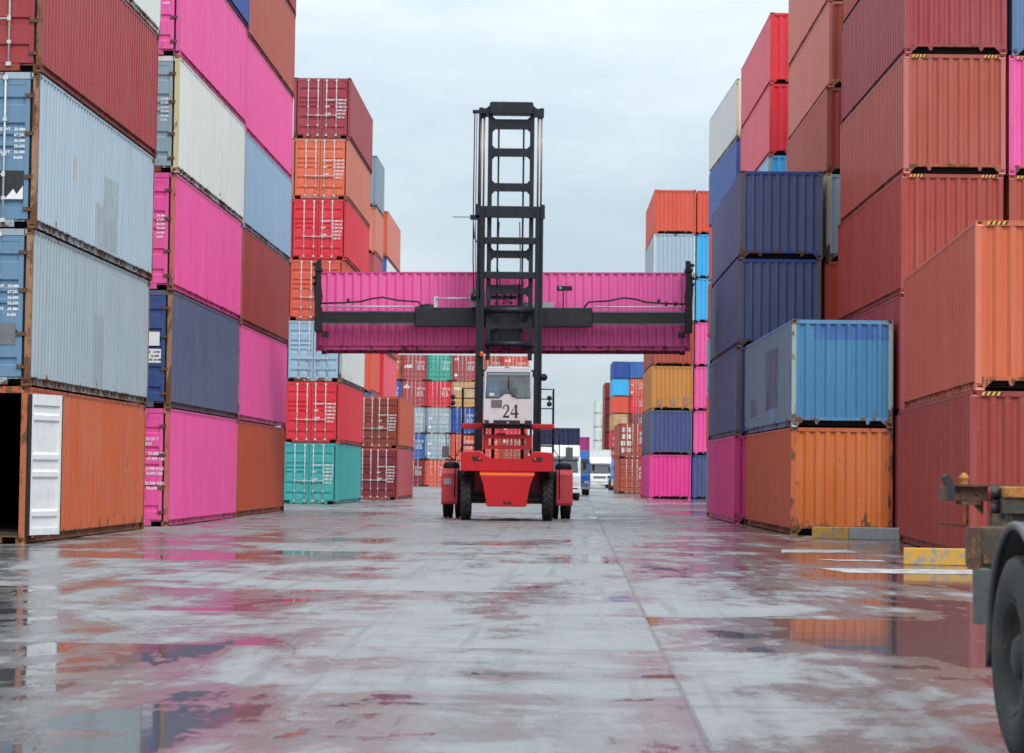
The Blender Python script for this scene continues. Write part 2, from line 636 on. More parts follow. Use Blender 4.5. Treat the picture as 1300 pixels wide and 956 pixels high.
def text_mesh(body, size):
    cu = bpy.data.curves.new('t', 'FONT')
    cu.body = body
    cu.size = size
    cu.align_x = 'LEFT'
    cu.resolution_u = 2
    cu.offset = size * 0.035
    o = bpy.data.objects.new('t', cu)
    COL.objects.link(o)
    bpy.context.view_layer.update()
    dg = bpy.context.evaluated_depsgraph_get()
    me = bpy.data.meshes.new_from_object(o.evaluated_get(dg))
    bpy.data.objects.remove(o)
    bpy.data.curves.remove(cu)
    return me


def lettering_rows(key, rows, size, lead):
    """rows: list of (x, text); mesh in the XZ plane facing -Y"""
    def fn():
        bm = bmesh.new()
        z = 0.0
        for x, t in rows:
            if isinstance(t, tuple):
                for xx, tt in t:
                    me = text_mesh(tt, size)
                    me.transform(Matrix.Translation((x + xx, 0, z)) @ Matrix.Rotation(R(90), 4, 'X'))
                    bm.from_mesh(me)
                    bpy.data.meshes.remove(me)
                z -= lead
            elif t:
                me = text_mesh(t, size)
                me.transform(Matrix.Translation((x, 0, z)) @ Matrix.Rotation(R(90), 4, 'X'))
                bm.from_mesh(me)
                bpy.data.meshes.remove(me)
                z -= lead
            else:
                z -= lead
        me = bpy.data.meshes.new('lettering')
        bm.to_mesh(me)
        bm.free()
        return me
    return cached(('txt', key), fn)


def me_marks(seed, n):
    """illegibly small rows of white stencilled figures, as seen on far doors"""
    def fn():
        rnd = random.Random(seed)
        mb = MB()
        for i in range(n):
            z = -i * 0.13 - (0.10 if i > 1 else 0)
            x = 0
            for wd in range(3 if i < 2 else 2):
                k = rnd.randint(3, 5)
                for c in range(k):
                    w = rnd.uniform(0.025, 0.045)
                    mb.quad((x, 0, z), (x + w, 0, z), (x + w, 0, z + 0.075), (x, 0, z + 0.075))
                    x += w + 0.018
                x += 0.09 if i < 2 else 0.16
        return mb.mesh('lettering')
    return cached(('marks', seed, n), fn)


TIER = ['bottom', 'second', 'third', 'fourth', 'fifth', 'sixth', 'top']
CWORD = dict(pink='pink', hot_pink='hot pink', orange='orange', brick_orange='rust orange', bright_orange='bright orange',
             light_blue='pale blue', grey_blue='pale grey-blue', pale_blue='pale blue', white='off-white', navy='navy blue',
             slate='slate blue', dark_red='dark red', maroon='maroon', raspberry='raspberry red', brick='brick red',
             brick_red='brick red', red='bright red', salmon='salmon', teal='teal', cyan='sky blue', steel_blue='light blue',
             ochre='ochre yellow', rust='rust red', brown='brown', blue='blue', green='sea green', tan='tan',
             red_orange='orange-red', dusty_red='dusty red', dim_blue='grey-blue', cream='cream', nightblue='dark navy', storm='storm grey')
SPECS = "MAX.GROSS  30.480 KGS|                     67.200 LBS|TARE            3.900 KGS|                       8.600 LBS|NET          26.580 KGS|                     58.600 LBS|CU.CAP.      76.3 CU.M."


def container(colour, L, H, loc, rotz, near='wall', label='', frame=None, far=False, group='stacked shipping containers',
              paint=None, endpaint=None, door=None, text=None, warn=False, hinges=False, roll=0.0, rails=None):
    t = thing('shipping_container', label, 'shipping container', loc, rotz, group)
    t.rotation_euler = (0, roll, rotz)
    body = paint or pal(colour)
    endp = endpaint or body
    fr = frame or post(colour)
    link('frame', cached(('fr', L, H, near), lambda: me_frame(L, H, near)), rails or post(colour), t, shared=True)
    for s in (-1, 1):
        for y in (0.0555, L - 0.0555):
            link('corner_post', cached(('po', H, s), lambda: me_post(H, s)), fr, t, (s * (W / 2 - 0.004), y, 0), shared=True)
    for s in (-1, 1):
        link('side_wall', cached(('sw', L, H, s), lambda: me_side(L, H, s)), body, t, shared=True)
    link('roof', cached(('rf', L, H), lambda: me_roof(L, H)), body, t, shared=True)
    link('underframe', cached(('uf', L), lambda: me_floor(L)), M['under'], t, shared=True)
    if near == 'wall':
        link('end_wall', cached(('ew', L, H, 0), lambda: me_end(L, H, 0.020, -1)), endp, t, shared=True)
    link('end_wall', cached(('ew', L, H, 1), lambda: me_end(L, H, L - 0.020, 1)), body, t, shared=True)
    if not far:
        cm = cached('cast', me_cast)
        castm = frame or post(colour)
        for sx in (-1, 1):
            for y in (0.089, L - 0.089):
                for z in (0.059, H - 0.059):
                    link('corner_casting', cm, [castm, M['dark']], t, (sx * (W / 2 - 0.081), y, z), shared=True)
    if warn:
        for sx in (-1, 1):
            o = link('warning_stripe', cached('warn', lambda: me_warn(1)), [M['yellow'], M['ink']], t,
                     (sx * 0.86, 0.0085, H - 0.058), shared=True)
    if near == 'door':
        dm = door or endp
        link('door_seal', cached(('gk', H), lambda: me_gasket(H)), M['black'], t, shared=True)
        for s in (-1, 1):
            d = link('door', cached(('dr', H, s), lambda: me_door(H, s)), dm, t, shared=True)
            for x in (0.18, 0.60):
                link('locking_bar', cached(('br', H, s * x), lambda: me_bar(H, s * x)), M['silver'], d, shared=True)
            if not far:
                for x in (0.18, 0.60):
                    link('handle', cached(('hd', s * x), lambda: me_handle(s * x, s)), M['silver'], d, shared=True)
                if hinges:
                    for z in (0.35, 0.95, 1.75, 2.45):
                        link('hinge', cached(('hg', s), lambda: me_hinge(H, s)), M['rust'], d, (0, 0, z * H / HC), shared=True)
            if s == 1:
                if text:
                    link('lettering', lettering_rows(text[0], text[1], text[2], text[3]), M['letter'], d, text[4], shared=True)
                elif text is None:
                    sd = random.randint(0, 5)
                    link('lettering', me_marks(sd, 6), M['letter'], d, (0.33, 0.0195, H * 0.72), shared=True)
            elif far and random.random() < 0.7:
                lg = MB()
                zc, wc = random.uniform(1.2, 2.1), random.uniform(.25, .45)
                for q in range(random.randint(2, 4)):
                    xq = -.95 + q * .2
                    lg.box(xq, xq + random.uniform(.10, .17), 0.0155, 0.0205, zc, zc + wc * random.uniform(.5, 1))
                lg.build('lettering', M['letter'], d)
                if random.random() < .5:
                    pq = MB()
                    pq.box(-.95, -.70, 0.0155, 0.0205, .5, .75)
                    pq.build('placard', M['letter'], d)
            elif far is False and text is None and random.random() < 0.6:
                mbp = MB()
                mbp.box(-0.98, -0.80, 0.0155, 0.0205, 0.75, 1.0)
                mbp.build('placard', M['lightgrey'], d)
    return t


def stack(desc, X, Y, psi, ln, levels, side=1, L=L40, H=HC, start=0, far=False, pre='', opts=None):
    """levels: list of (colour, near) from the ground up. side=+1: lane on the right (+x) side of the stack."""
    opts = opts or {}
    p = R(psi)
    ax = (math.cos(p), -math.sin(p))
    z = 0.0
    out = []
    n = len(levels)
    for i, lv in enumerate(levels):
        if lv is None:
            z += H
            continue
        colour, near = lv[0], lv[1]
        h = lv[2] if len(lv) > 2 else H
        jx, jy = (random.uniform(-.018, .018), random.uniform(-.03, .03)) if i else (0, 0)
        cx = X + ln * z + jx - side * ax[0] * W / 2
        cy = Y + jy - side * ax[1] * W / 2
        tier = TIER[i] if i < n - 1 or i < 1 else TIER[i]
        if i == n - 1 and n > 1:
            tier = 'top'
        o = opts.get(i, {})
        lab = o.get('label') or f"{CWORD[colour]} container, {tier} tier of {desc}"
        kw = {k: v for k, v in o.items() if k != 'label'}
        out.append(container(colour, L, h, (cx, cy, z), -p, near, lab, far=far, **kw))
        z += h
    return out


# ------------------------------------------------------------------ left side of the lane
BLU = lin(112, 146, 176)
PAT = lin(142, 154, 158)
lb1 = cpaint('grey_blue_patched', PAL['grey_blue'][0], .30, .35, patches=(('Y', 5.9, 6.8, 0.2, 1.7, PAT),))
lb2 = cpaint('light_blue_patched', PAL['light_blue'][0], .30, .35,
             patches=(('Y', 6.4, 7.9, 0.2, 1.75, PAT), ('Y', 5.6, 6.4, 0.2, 1.1, PAT), ('Y', 3.2, 3.5, 1.25, 1.75, lin(176, 150, 110))))
bdoor = cpaint('blue_door', lin(98, 132, 160), .28, .35)
ndoor = cpaint('navy_door', lin(52, 76, 128), .15, .25)
rows_spec = [(0, ((0, "MAX.WT"), (.46, "30.480 KG"))), (0, ((.46, "67.200 LB"),)), (0, ((0, "NET"), (.46, "26.580 KG"))), (0, ((.46, "58.600 LB"),)),
             (0, ((0, "TARE"), (.46, "3.900 KG"))), (0, ((.46, "8.600 LB"),))]
rows_near = [(0, ((0, "MAX.GROSS WT"), (.62, "30.480"))), (0, ((.62, "67.200"),)), (0, ((0, "NET WT"), (.62, "26.580"))), (0, ((.62, "58.600"),)),
             (0, ((0, "MAX.GROSS WT"), (.62, "30.480"))), (0, ((.62, "8.600"),))]
TX = ('spec', rows_near, 0.075, 0.105, (0.15, 0.0195, 1.80))
TXP = ('pinkspec', [(0.35, "435135 7"), (0.35, "22G1"), (0, ''), (0, "MAX.WT.  30.480 KGS"), (0, "                67.200 LBS"), (0, ''), (0, "TARE       3.900 KGS"), (0, "                8.600 LBS"),
                    (0, ''), (0, "NET        26.580 KGS"), (0, "                58.600 LBS")], 0.10, 0.12, (0.22, 0.0195, 2.1))

L1 = stack('the nearest left stack', -8.852, 44.24, 1.59, .0146,
           [('orange', 'door'), ('grey_blue', 'door'), ('light_blue', 'door'), ('dark_red', 'door'), ('white', 'wall')],
           opts={0: dict(frame=cpaint('orange_post', lin(170, 92, 50), .8, .3, rough=.55), text=False, door=M['whitepaint'], hinges=False,
                         label='orange container with its white door swung open, at the bottom of the nearest left stack'),
                 1: dict(paint=lb1, endpaint=bdoor, frame=M['rustpost'], hinges=True, text=TX,
                         label='pale grey-blue container directly above the orange one with the open white door'),
                 2: dict(paint=lb2, endpaint=bdoor, frame=M['rustpost'], hinges=True, text=TX,
                         label='pale blue container with grey patches, directly under the dark red one'),
                 3: dict(paint=cpaint('crimson', lin(156, 50, 54), .2, .35), frame=cpaint('darkred_post', lin(140, 70, 56), .75, .3, rough=.55), hinges=True, text=False,
                         label='dark red container on the fourth tier of the nearest left stack')})

# the bottom container of the first stack stands open: replace its shut doors
c0 = L1[0]
for ch in list(c0.children):
    if ch.name.startswith(('door_seal', 'door')):
        for g in list(ch.children):
            bpy.data.objects.remove(g)
        bpy.data.objects.remove(ch)
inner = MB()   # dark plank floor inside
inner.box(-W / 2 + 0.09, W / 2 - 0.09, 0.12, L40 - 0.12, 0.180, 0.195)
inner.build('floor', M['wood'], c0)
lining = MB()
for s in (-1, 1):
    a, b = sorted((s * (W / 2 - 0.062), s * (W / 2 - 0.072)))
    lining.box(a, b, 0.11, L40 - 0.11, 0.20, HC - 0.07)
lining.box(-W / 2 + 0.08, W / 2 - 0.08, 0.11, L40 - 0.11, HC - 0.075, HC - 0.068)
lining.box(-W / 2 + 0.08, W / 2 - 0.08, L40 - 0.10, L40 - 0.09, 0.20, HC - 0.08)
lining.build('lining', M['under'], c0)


def open_leaf():
    """leaf folded back along the side wall, seen on its inner white face"""
    mb = MB()
    z0, z1 = 0.165, HC - 0.145
    w = 1.09
    mb.box(0, 0.085, -0.022, 0.022, z0, z1)
    mb.box(w - 0.085, w, -0.022, 0.022, z0, z1)
    mb.box(0.086, w - 0.086, -0.022, 0.022, z0, z0 + 0.12)
    mb.box(0.086, w - 0.086, -0.022, 0.022, z1 - 0.20, z1)
    za, zb = z0 + 0.12, z1 - 0.20
    hg = zb - za
    prof = [(za, .018)]
    for g in (0.08, 0.40, 0.54, 0.86):
        c = za + g * hg
        prof += [(c, .018), (c + .045, -.022), (c + .13, -.022), (c + .175, .018)]
    prof = [(min(z, zb - .002), y) for z, y in prof] + [(zb, .018)]
    cols = [(mb.bm.verts.new((.085, y, z)), mb.bm.verts.new((w - .085, y, z))) for z, y in prof]
    for a, b in zip(cols, cols[1:]):
        mb.bm.faces.new((a[0], a[1], b[1], b[0]))
    return mb


d = open_leaf().build('door', M['whitepaint'], c0, (W / 2 + 0.05, 0.03, 0))
d.rotation_euler = (0, 0, R(90 - 19))
d['label'] = 'white door leaf swung back along the side'
sl = MB()
sl.box(-0.012, 0.02, -0.03, 0.03, 0.17, HC - 0.15)
sl.box(1.072, 1.10, -0.026, 0.026, 0.17, HC - 0.15)
sl.build('door_seal', M['black'], d)
for x in (0.25, 0.80):
    b_ = MB()
    b_.tube([(x, 0.05, 0.12), (x, 0.05, HC - 0.16)], 0.019, 8)
    b_.build('locking_bar', M['silver'], d)
# the other leaf, swung back along the far side
d2 = open_leaf().build('door', M['whitepaint'], c0, (-W / 2 - 0.05, 0.03, 0))
d2.rotation_euler = (0, 0, R(90 + 12))

# torn poster and stickers on the blue doors of the first stack
pb = MB()
pb.box(0.10, 0.97, 0.0155, 0.0205, 0.52, 1.06)
pb.build('poster', M['ink'], [c for c in L1[2].children if c.name.startswith('door') and not c.name.startswith('door_seal')][1])
pw = MB()
pw.prism([(0.12, 0.53), (0.32, 0.53), (0.36, 0.80), (0.28, 0.66), (0.22, 0.72), (0.12, 0.68)], 'y', 0.0125, 0.015)
pw2 = MB()
pw2.prism([(0.62, 0.53), (0.96, 0.53), (0.96, 0.78), (0.84, 0.62), (0.78, 0.72)], 'y', 0.0125, 0.015)
ldoor = [c for c in L1[2].children if c.name.startswith('door') and not c.name.startswith('door_seal')][1]
pw.build('paper_scrap', M['letter'], ldoor)
pw2.build('paper_scrap', M['letter'], ldoor)
pb = MB()
pb.box(0.30, 0.93, 0.0155, 0.0205, 0.75, 1.15)
pb.build('poster', M['grey'], [c for c in L1[1].children if c.name.startswith('door') and not c.name.startswith('door_seal')][1])

L2 = stack('the second stack on the left', -8.337, 59.10, 1.38, .008,
           [('pink', 'door'), ('slate', 'door'), ('pink', 'door'), ('white', 'door'), ('pink', 'door'), ('navy', 'wall')],
           opts={0: dict(frame=cpaint('pink_post', lin(196, 96, 96), .7, .3), hinges=True, text=TXP),
                 1: dict(endpaint=ndoor, frame=M['rustpost'], hinges=True, text=False),
                 2: dict(frame=cpaint('pink_post', lin(196, 96, 96), .7, .3), hinges=True, text=TX),
                 3: dict(endpaint=cpaint('grey_blue_door', lin(140, 160, 172), .2, .3), frame=M['creampost'], hinges=True, text=TX),
                 4: dict(hinges=True, text=TX)})
st = MB()
st.box(0.55, 0.92, 0.0145, 0.0195, 1.52, 1.86)
st.box(0.50, 0.96, 0.0145, 0.0195, 1.10, 1.44)
st.build('sticker', M['letter'], [c for c in L2[1].children if c.name.startswith('door') and not c.name.startswith('door_seal')][1])
tl = lettering_rows('stick', [(0, "TARE   3.900"), (0, "NET  26.580"), (0, "GROSS 30.480")], 0.075, 0.095)
link('lettering', tl, M['ink'], [c for c in L2[1].children if c.name.startswith('door') and not c.name.startswith('door_seal')][1], (0.53, 0.012, 1.34), shared=True)

stack('the third left stack, before the cross lane', -8.159, 72.30, 1.32, .0085,
      [('brick_orange', 'wall'), ('pink', 'wall'), ('dark_red', 'wall'), ('pale_blue', 'wall'), ('pink', 'wall'), ('brick', 'wall'), ('dark_red', 'wall')],
      opts={0: dict(frame=M['rustpost']), 2: dict(frame=cpaint('dr_post', lin(160, 84, 70), .6, .3))})

STX = dict(text=('farspec', rows_spec, 0.105, 0.15, (0.12, 0.0195, 1.62)))
stack('the left doors-facing stack beyond the lifted container', -7.298, 102.32, 1.10, .0204,
      [('teal', 'door'), ('red', 'door'), ('grey_blue', 'door'), ('red_orange', 'door'), ('red', 'door'), ('salmon', 'door'), ('raspberry', 'door')], H=ST,
      opts={0: dict(STX), 1: dict(STX, label='bright red container with full-width white door lettering, above the teal one'),
            2: dict(text=False, paint=pal('white'), door=cpaint('gb_door', lin(150, 180, 200), .2, .3)), 3: dict(text=False), 4: dict(STX, label='bright red container on the fifth tier, above the orange-red doors'),
            5: dict(STX, paint=cpaint('salmon_side', lin(200, 112, 84), .15, .35), door=cpaint('orange_door', lin(222, 104, 70), .2, .3)),
            6: dict(STX, door=cpaint('maroon_door', lin(160, 50, 66), .15, .3))})
stack('the short bay behind the brown pair', -7.82, 134.3, 1.1, .010,
      [('teal', 'wall', HC), ('dim_blue', 'wall', HC), ('red_orange', 'wall'), ('brick', 'wall'), ('dusty_red', 'wall'), ('salmon', 'wall'), ('storm', 'wall', HC)],
      L=L20, H=ST, far=True)
stack('the tall stack behind the brown pair', -7.86, 147.5, 1.1, .0108,
      [('brick', 'wall'), ('rust', 'wall'), ('red', 'wall'), ('dusty_red', 'wall'), ('blue', 'wall'), ('bright_orange', 'wall')], far=True,
      opts={4: dict(paint=pal('white'), endpaint=pal('blue')), 2: dict(paint=cpaint('pinkred', lin(228, 80, 96), .1, .3), endpaint=pal('red')),
            5: dict(paint=pal('salmon'), endpaint=pal('red_orange'))})
stack('the two-high stack left of the red machine', -5.62, 121.6, 1.1, .012,
      [('dusty_red', 'door'), ('brick_orange', 'door')], H=ST,
      opts={0: dict(STX, door=pal('maroon')), 1: dict(STX, door=pal('brown'))})

# far block of doors behind the machine
FCOL = [['rust', 'blue', 'teal', 'blue', 'orange'],
        ['maroon', 'blue', 'grey_blue', 'dusty_red', 'dusty_red'],
        ['red_orange', 'grey_blue', 'grey_blue', 'red', 'green'],
        ['dusty_red', 'red_orange', 'navy', 'tan', 'dusty_red'],
        ['white', 'red_orange', 'red', 'blue', 'rust'],
        ['blue', 'rust', 'red', 'tan', 'red_orange'],
        ['blue', 'dusty_red']]
FNAME = ['first', 'second', 'third', 'fourth', 'fifth', 'sixth', 'seventh']
for i, cols in enumerate(FCOL):
    stack(f'the far door block, {FNAME[i]} column from left', -10.93 + 2.48 * (i - 1), 238 + 0.06 * i, 1.3, .010,
          [(c, 'door') for c in cols], side=-1, H=ST, far=True)

# ------------------------------------------------------------------ right side of the lane
R1 = stack('the nearest right stack', 7.748, 40.83, 3.57, .0362, [('dark_red', 'wall'), ('bright_orange', 'wall')], side=-1,
           opts={0: dict(warn=True, frame=pal('dark_red'), label='dark red container at the bottom of the nearest right stack, behind the trailer'),
                 1: dict(warn=True, paint=cpaint('orange_red_side', lin(190, 84, 62), .1, .3), endpaint=pal('bright_orange'),
                         frame=cpaint('salmon_post', lin(212, 112, 84), .25, .4), label='orange container with black and yellow corner marks, above the trailer')})
stack('the tall red stack on the right', 9.21, 57.6, .59, .0127,
      [('maroon', 'wall'), ('raspberry', 'wall'), ('brick_red', 'wall'), ('brick', 'wall'), ('raspberry', 'wall'), ('brick_red', 'wall')], side=-1,
      opts={2: dict(warn=True, frame=pal('brick_red')), 3: dict(warn=True, frame=cpaint('brick_post', lin(190, 104, 90), .15, .5)), 4: dict(frame=pal('raspberry'))})
stack('the rightmost stack, cut by the picture edge', 11.78, 57.7, .59, .0127,
      [('rust', 'wall'), ('brick', 'wall'), ('brick', 'wall'), ('pink', 'wall'), ('dim_blue', 'wall')], side=-1,
      opts={2: dict(warn=True), 3: dict(warn=True)})
lbp = cpaint('steel_blue_side', lin(104, 130, 148), .34, .4,
             patches=(('Y', 3.3, 6.4, 0.55, 2.1, lin(66, 74, 104)), ('Y', 0.0, 0.5, 0.7, 1.5, lin(66, 74, 104)), ('Y', 9.0, 10.9, .45, .95, lin(66, 74, 104)),
                      ('Y', 4.3, 5.2, .25, .55, lin(90, 150, 200))))
lbe = cpaint('steel_blue_end', lin(68, 126, 166), .42, .35, patches=(('X', -0.68, 1.12, 2.10, 2.47, lin(56, 92, 156)),), fadecol=lin(98, 146, 180))
stack('the two-high stack behind the yellow kerb', 6.72, 58.0, .33, .0042, [('orange', 'wall'), ('steel_blue', 'wall')], side=-1, H=ST,
      opts={0: dict(paint=cpaint('orange_side', lin(186, 88, 52), .3, .35), endpaint=cpaint('orange_end', lin(202, 106, 46), .5, .4), frame=cpaint('or_post', lin(196, 96, 56), .85, .3)),
            1: dict(paint=lbp, endpaint=lbe, frame=cpaint('blue_post', lin(150, 166, 160), .72, .4),
                    label='light blue container with dark blue repainted patches, on top of the orange one')})
stack('the four-high navy stack', 6.533, 70.67, .91, .0125, [('hot_pink', 'wall'), ('navy', 'wall'), ('navy', 'wall'), ('navy', 'wall')], side=-1, H=ST,
      opts={1: dict(paint=cpaint('navy_side', lin(76, 92, 132), .3, .35), frame=cpaint('navy_post', lin(96, 90, 96), .6, .3)),
            2: dict(paint=cpaint('navy_side', lin(76, 92, 132), .3, .35), frame=cpaint('navy_post', lin(96, 90, 96), .6, .3)),
            3: dict(paint=cpaint('navy_side', lin(76, 92, 132), .3, .35), frame=cpaint('navy_post', lin(96, 90, 96), .6, .3))})
stack('the brick and salmon stack behind the navy one', 9.17, 71.2, .9, .009,
      [('rust', 'wall'), ('rust', 'wall'), ('red_orange', 'wall'), ('light_blue', 'wall'), ('brick', 'wall'), ('salmon', 'wall'), ('salmon', 'wall')], side=-1, H=ST,
      opts={3: dict(frame=M['creampost']), 5: dict(endpaint=pal('rust')), 6: dict(endpaint=pal('orange')), 4: dict(endpaint=pal('brick_red'))})
stack('the bright red stack further back on the right', 9.02, 86.6, .5, .012,
      [('navy', 'wall'), ('rust', 'wall'), ('blue', 'wall'), ('blue', 'wall'), ('cyan', 'wall'), ('red', 'wall'), ('red', 'wall')], side=-1, H=ST,
      opts={4: dict(paint=cpaint('pale_cyan', lin(150, 196, 214), .15, .35), endpaint=pal('cyan'), frame=post('grey_blue')),
            5: dict(paint=cpaint('pinkred2', lin(224, 96, 110), .1, .35), endpaint=pal('red')), 6: dict(paint=cpaint('pinkred2', lin(224, 96, 110), .1, .35), endpaint=pal('red'))})
stack('the white-topped stack before the right cross lane', 9.28, 101.0, -.7, .004,
      [('teal', 'wall'), ('red_orange', 'wall'), ('teal', 'wall'), ('rust', 'wall'), ('red_orange', 'wall'), ('blue', 'wall'), ('white', 'wall')], side=-1, H=ST, far=True,
      opts={6: dict(frame=M['creampost'])})
R3S = stack('the right stack beyond the cross lane', 8.105, 141.33, .76, .012,
      [('hot_pink', 'wall'), ('slate', 'wall'), ('ochre', 'wall'), ('rust', 'wall'), ('light_blue', 'wall'), ('light_blue', 'wall'), ('red_orange', 'wall')], side=-1, H=ST,
      opts={1: dict(endpaint=cpaint('navy_end', lin(70, 80, 128), .15, .3)), 5: dict(frame=post('white'))})
pt = MB()
for x in (-.72, .06, .82):
    pt.box(x - .15, x + .15, -0.001, 0.003, 0.27, 0.80 if x > .5 else 0.66)
pt.build('patch', cpaint('patch_grey', lin(160, 110, 100), .1, .3), R3S[2])
stack('the second column beyond the right cross lane', 10.62, 141.45, .76, .012,
      [('navy', 'wall'), ('pink', 'wall'), ('pink', 'wall'), ('pink', 'wall'), ('cyan', 'wall'), ('cyan', 'wall'), ('red_orange', 'wall')], side=-1, H=ST, far=True,
      opts={0: dict(endpaint=cpaint('navy_end', lin(70, 80, 128), .15, .3))})
NS = stack('the brown pair of doors beside the far right stacks', 7.9, 178, .8, .010, [('rust', 'door'), ('rust', 'door')], side=-1, H=ST, far=True)
bl = MB()   # big worn white lettering, unreadable at this distance
rnd = random.Random(3)
for r_ in range(4):
    for c_ in range(2):
        x0, z0 = 0.15 + c_ * 0.42, 0.42 + r_ * 0.50
        for k in range(5):
            if k % 2:
                bl.box(x0 + .04, x0 + .34, 0.011, 0.0155, z0 + .08 * k, z0 + .08 * k + .045)
            else:
                xx = x0 + rnd.uniform(0, .26)
                bl.box(xx, xx + .06, 0.009, 0.0135, z0, z0 + .36)
bl.build('lettering', M['letter'], [c for c in NS[1].children if c.name.startswith('door') and not c.name.startswith('door_seal')][0]).location = (-1.2, 0, 0)
stack('the far right block, lane-side column', 14.86, 358, .5, .008,
      [('rust', 'door'), ('dusty_red', 'door'), ('red', 'door'), ('tan', 'door'), ('red_orange', 'wall'), ('cyan', 'wall'), ('navy', 'wall')], side=-1, H=ST, far=True)
stack('the far right block, second column', 17.38, 358.1, .5, .008,
      [('rust', 'door'), ('brick', 'door'), ('maroon', 'door'), ('maroon', 'door'), ('red', 'door'), ('red_orange', 'door'), ('blue', 'wall')], side=-1, H=ST, far=True)
stack('the dark red column behind the far right block', 14.35, 373, .5, .008,
      [('dark_red', 'wall'), ('brown', 'wall'), ('dark_red', 'wall'), ('brown', 'wall'), ('dark_red', 'wall'), ('brick_red', 'wall')], side=-1, H=ST, far=True)
stack('the white column at the far end of the lane', 15.9, 460, .5, .004,
      [('white', 'door')] * 6, side=-1, H=ST, far=True)

# ------------------------------------------------------------------ wheels
def make_wheel(parent, c, r, w, rim_r, rim_mat, lugs=0, name='wheel', dish=0.10, out=-1):
    t = MB()
    h = w / 2
    prof = [(rim_r, -h * .80), (rim_r + .03, -h * .92), (rim_r + .55 * (r - rim_r), -h), (r - .06, -h * .93), (r - .012, -h * .80), (r, -h * .62),
            (r, h * .62), (r - .012, h * .80), (r - .06, h * .93), (rim_r + .55 * (r - rim_r), h), (rim_r + .03, h * .92), (rim_r, h * .80)]
    t.lathe(prof, (0, 0, 0), 'x', 48)
    if lugs:
        for k in range(lugs):
            a = 2 * math.pi * k / lugs
            for s in (-1, 1):
                a2 = a + (math.pi / lugs if s > 0 else 0)
                ca, sa = math.cos(a2), math.sin(a2)
                cb, sb = math.cos(a2 + .16), math.sin(a2 + .16)
                x0, x1 = s * h * .05, s * h * .88
                wd = .045
                def P(x, cc, ss, rr, off):
                    return (x, cc * rr - ss * off, ss * rr + cc * off)
                q = [P(x0, ca, sa, r + .04, -wd), P(x0, ca, sa, r + .04, wd), P(x1, cb, sb, r + .03, wd), P(x1, cb, sb, r + .03, -wd)]
                q2 = [P(x0, ca, sa, r - .02, -wd), P(x0, ca, sa, r - .02, wd), P(x1, cb, sb, r - .04, wd), P(x1, cb, sb, r - .04, -wd)]
                va = [t.bm.verts.new(p) for p in q]
                vb = [t.bm.verts.new(p) for p in q2]
                t.bm.faces.new(va)
                for i in range(4):
                    t.bm.faces.new((va[i], vb[i], vb[(i + 1) % 4], va[(i + 1) % 4]))
    else:
        for o_ in (-.35, -.12, .12, .35):   # circumferential grooves
            t.lathe([(r + .001, w * o_ - .008), (r + .004, w * o_), (r + .001, w * o_ + .008)], (0, 0, 0), 'x', 48)
    wh = t.build(name, M['tyre'], parent, c)
    d = MB()
    ds = out * (h * .80 - dish)
    d.lathe([(rim_r + .004, out * h * .86), (rim_r - .015, out * h * .84), (rim_r - .03, out * h * .5), (rim_r * .80, ds), (rim_r * .45, ds), (rim_r * .40, out * h * .55),
             (rim_r * .30, out * h * .75), (0.001, out * h * .78)], (0, 0, 0), 'x', 32)
    d.lathe([(rim_r + .003, -out * h * .80), (rim_r * .9, -out * h * .2), (.001, -out * h * .1)], (0, 0, 0), 'x', 32)
    for k in range(8):
        a = 2 * math.pi * k / 8
        d.tube([(ds, math.cos(a) * rim_r * .58, math.sin(a) * rim_r * .58), (ds + out * .04, math.cos(a) * rim_r * .58, math.sin(a) * rim_r * .58)], .014, 6)
    d.build('rim', rim_mat, wh)
    return wh


# ------------------------------------------------------------------ empty container handler (seen from behind)
VX, VY = -0.10, 75.0
H_ = thing('container_handler', 'red and black container handler numbered 24 lifting a pink container in the lane', 'container handler', (VX, VY, 0))

mb = MB()
pol = [(-1.36, 1.45), (1.36, 1.45), (1.36, 1.99), (1.28, 2.02), (.80, 2.05), (.49, 1.80), (-.49, 1.80), (-.80, 2.05), (-1.28, 2.02), (-1.36, 1.99)]
mb.prism(pol, 'y', -4.0, -2.3, bev=.025)
mb.box(-.95, .95, -2.28, 2.6, .75, 1.70, bev=.03)
mb.box(-1.36, -.96, -2.28, -.4, 1.46, 1.95, bev=.03)
mb.box(.96, 1.36, -2.28, -.4, 1.46, 1.95, bev=.03)
mb.build('chassis', M['mred'], H_)
mb = MB()
mb.prism([(-.56, .42), (.54, .42), (.585, .46), (.655, 1.08), (.72, 1.24), (.82, 1.345), (-.82, 1.345), (-.73, 1.24), (-.665, 1.08), (-.605, .46)], 'y', -4.12, -2.6, bev=.03)
mb.build('counterweight', M['mred'], H_)
mb = MB()
mb.box(-.80, .80, -4.06, -3.9, 1.348, 1.402)
mb.box(-.80, .80, -4.02, -3.9, 1.403, 1.447, m=1)
mb.build('stripe', [M['stripe'], M['mred']], H_)
mb = MB()
for x in (-.105, .045):
    mb.box(x, x + .085, -4.128, -4.05, .49, .58)
mb.box(-.02, .045, -4.125, -4.06, .50, .53)
mb.build('tow_hitch', M['ink'], H_)
for s in (-1, 1):
    mb = MB()
    mb.prism([(s * .72, 1.74), (s * .98, 1.74), (s * 1.03, 1.80), (s * 1.03, 1.875), (s * .80, 1.885), (s * .72, 1.82)], 'y', -4.008, -3.95)
    tl_ = mb.build('tail_light', M['ink'], H_)
    mb = MB()
    mb.lathe([(.052, -.012), (.045, -.03), (.001, -.035)], (s * .81, -4.0, 1.81), 'y', 16)
    mb.build('lens', M['redlens'], tl_)
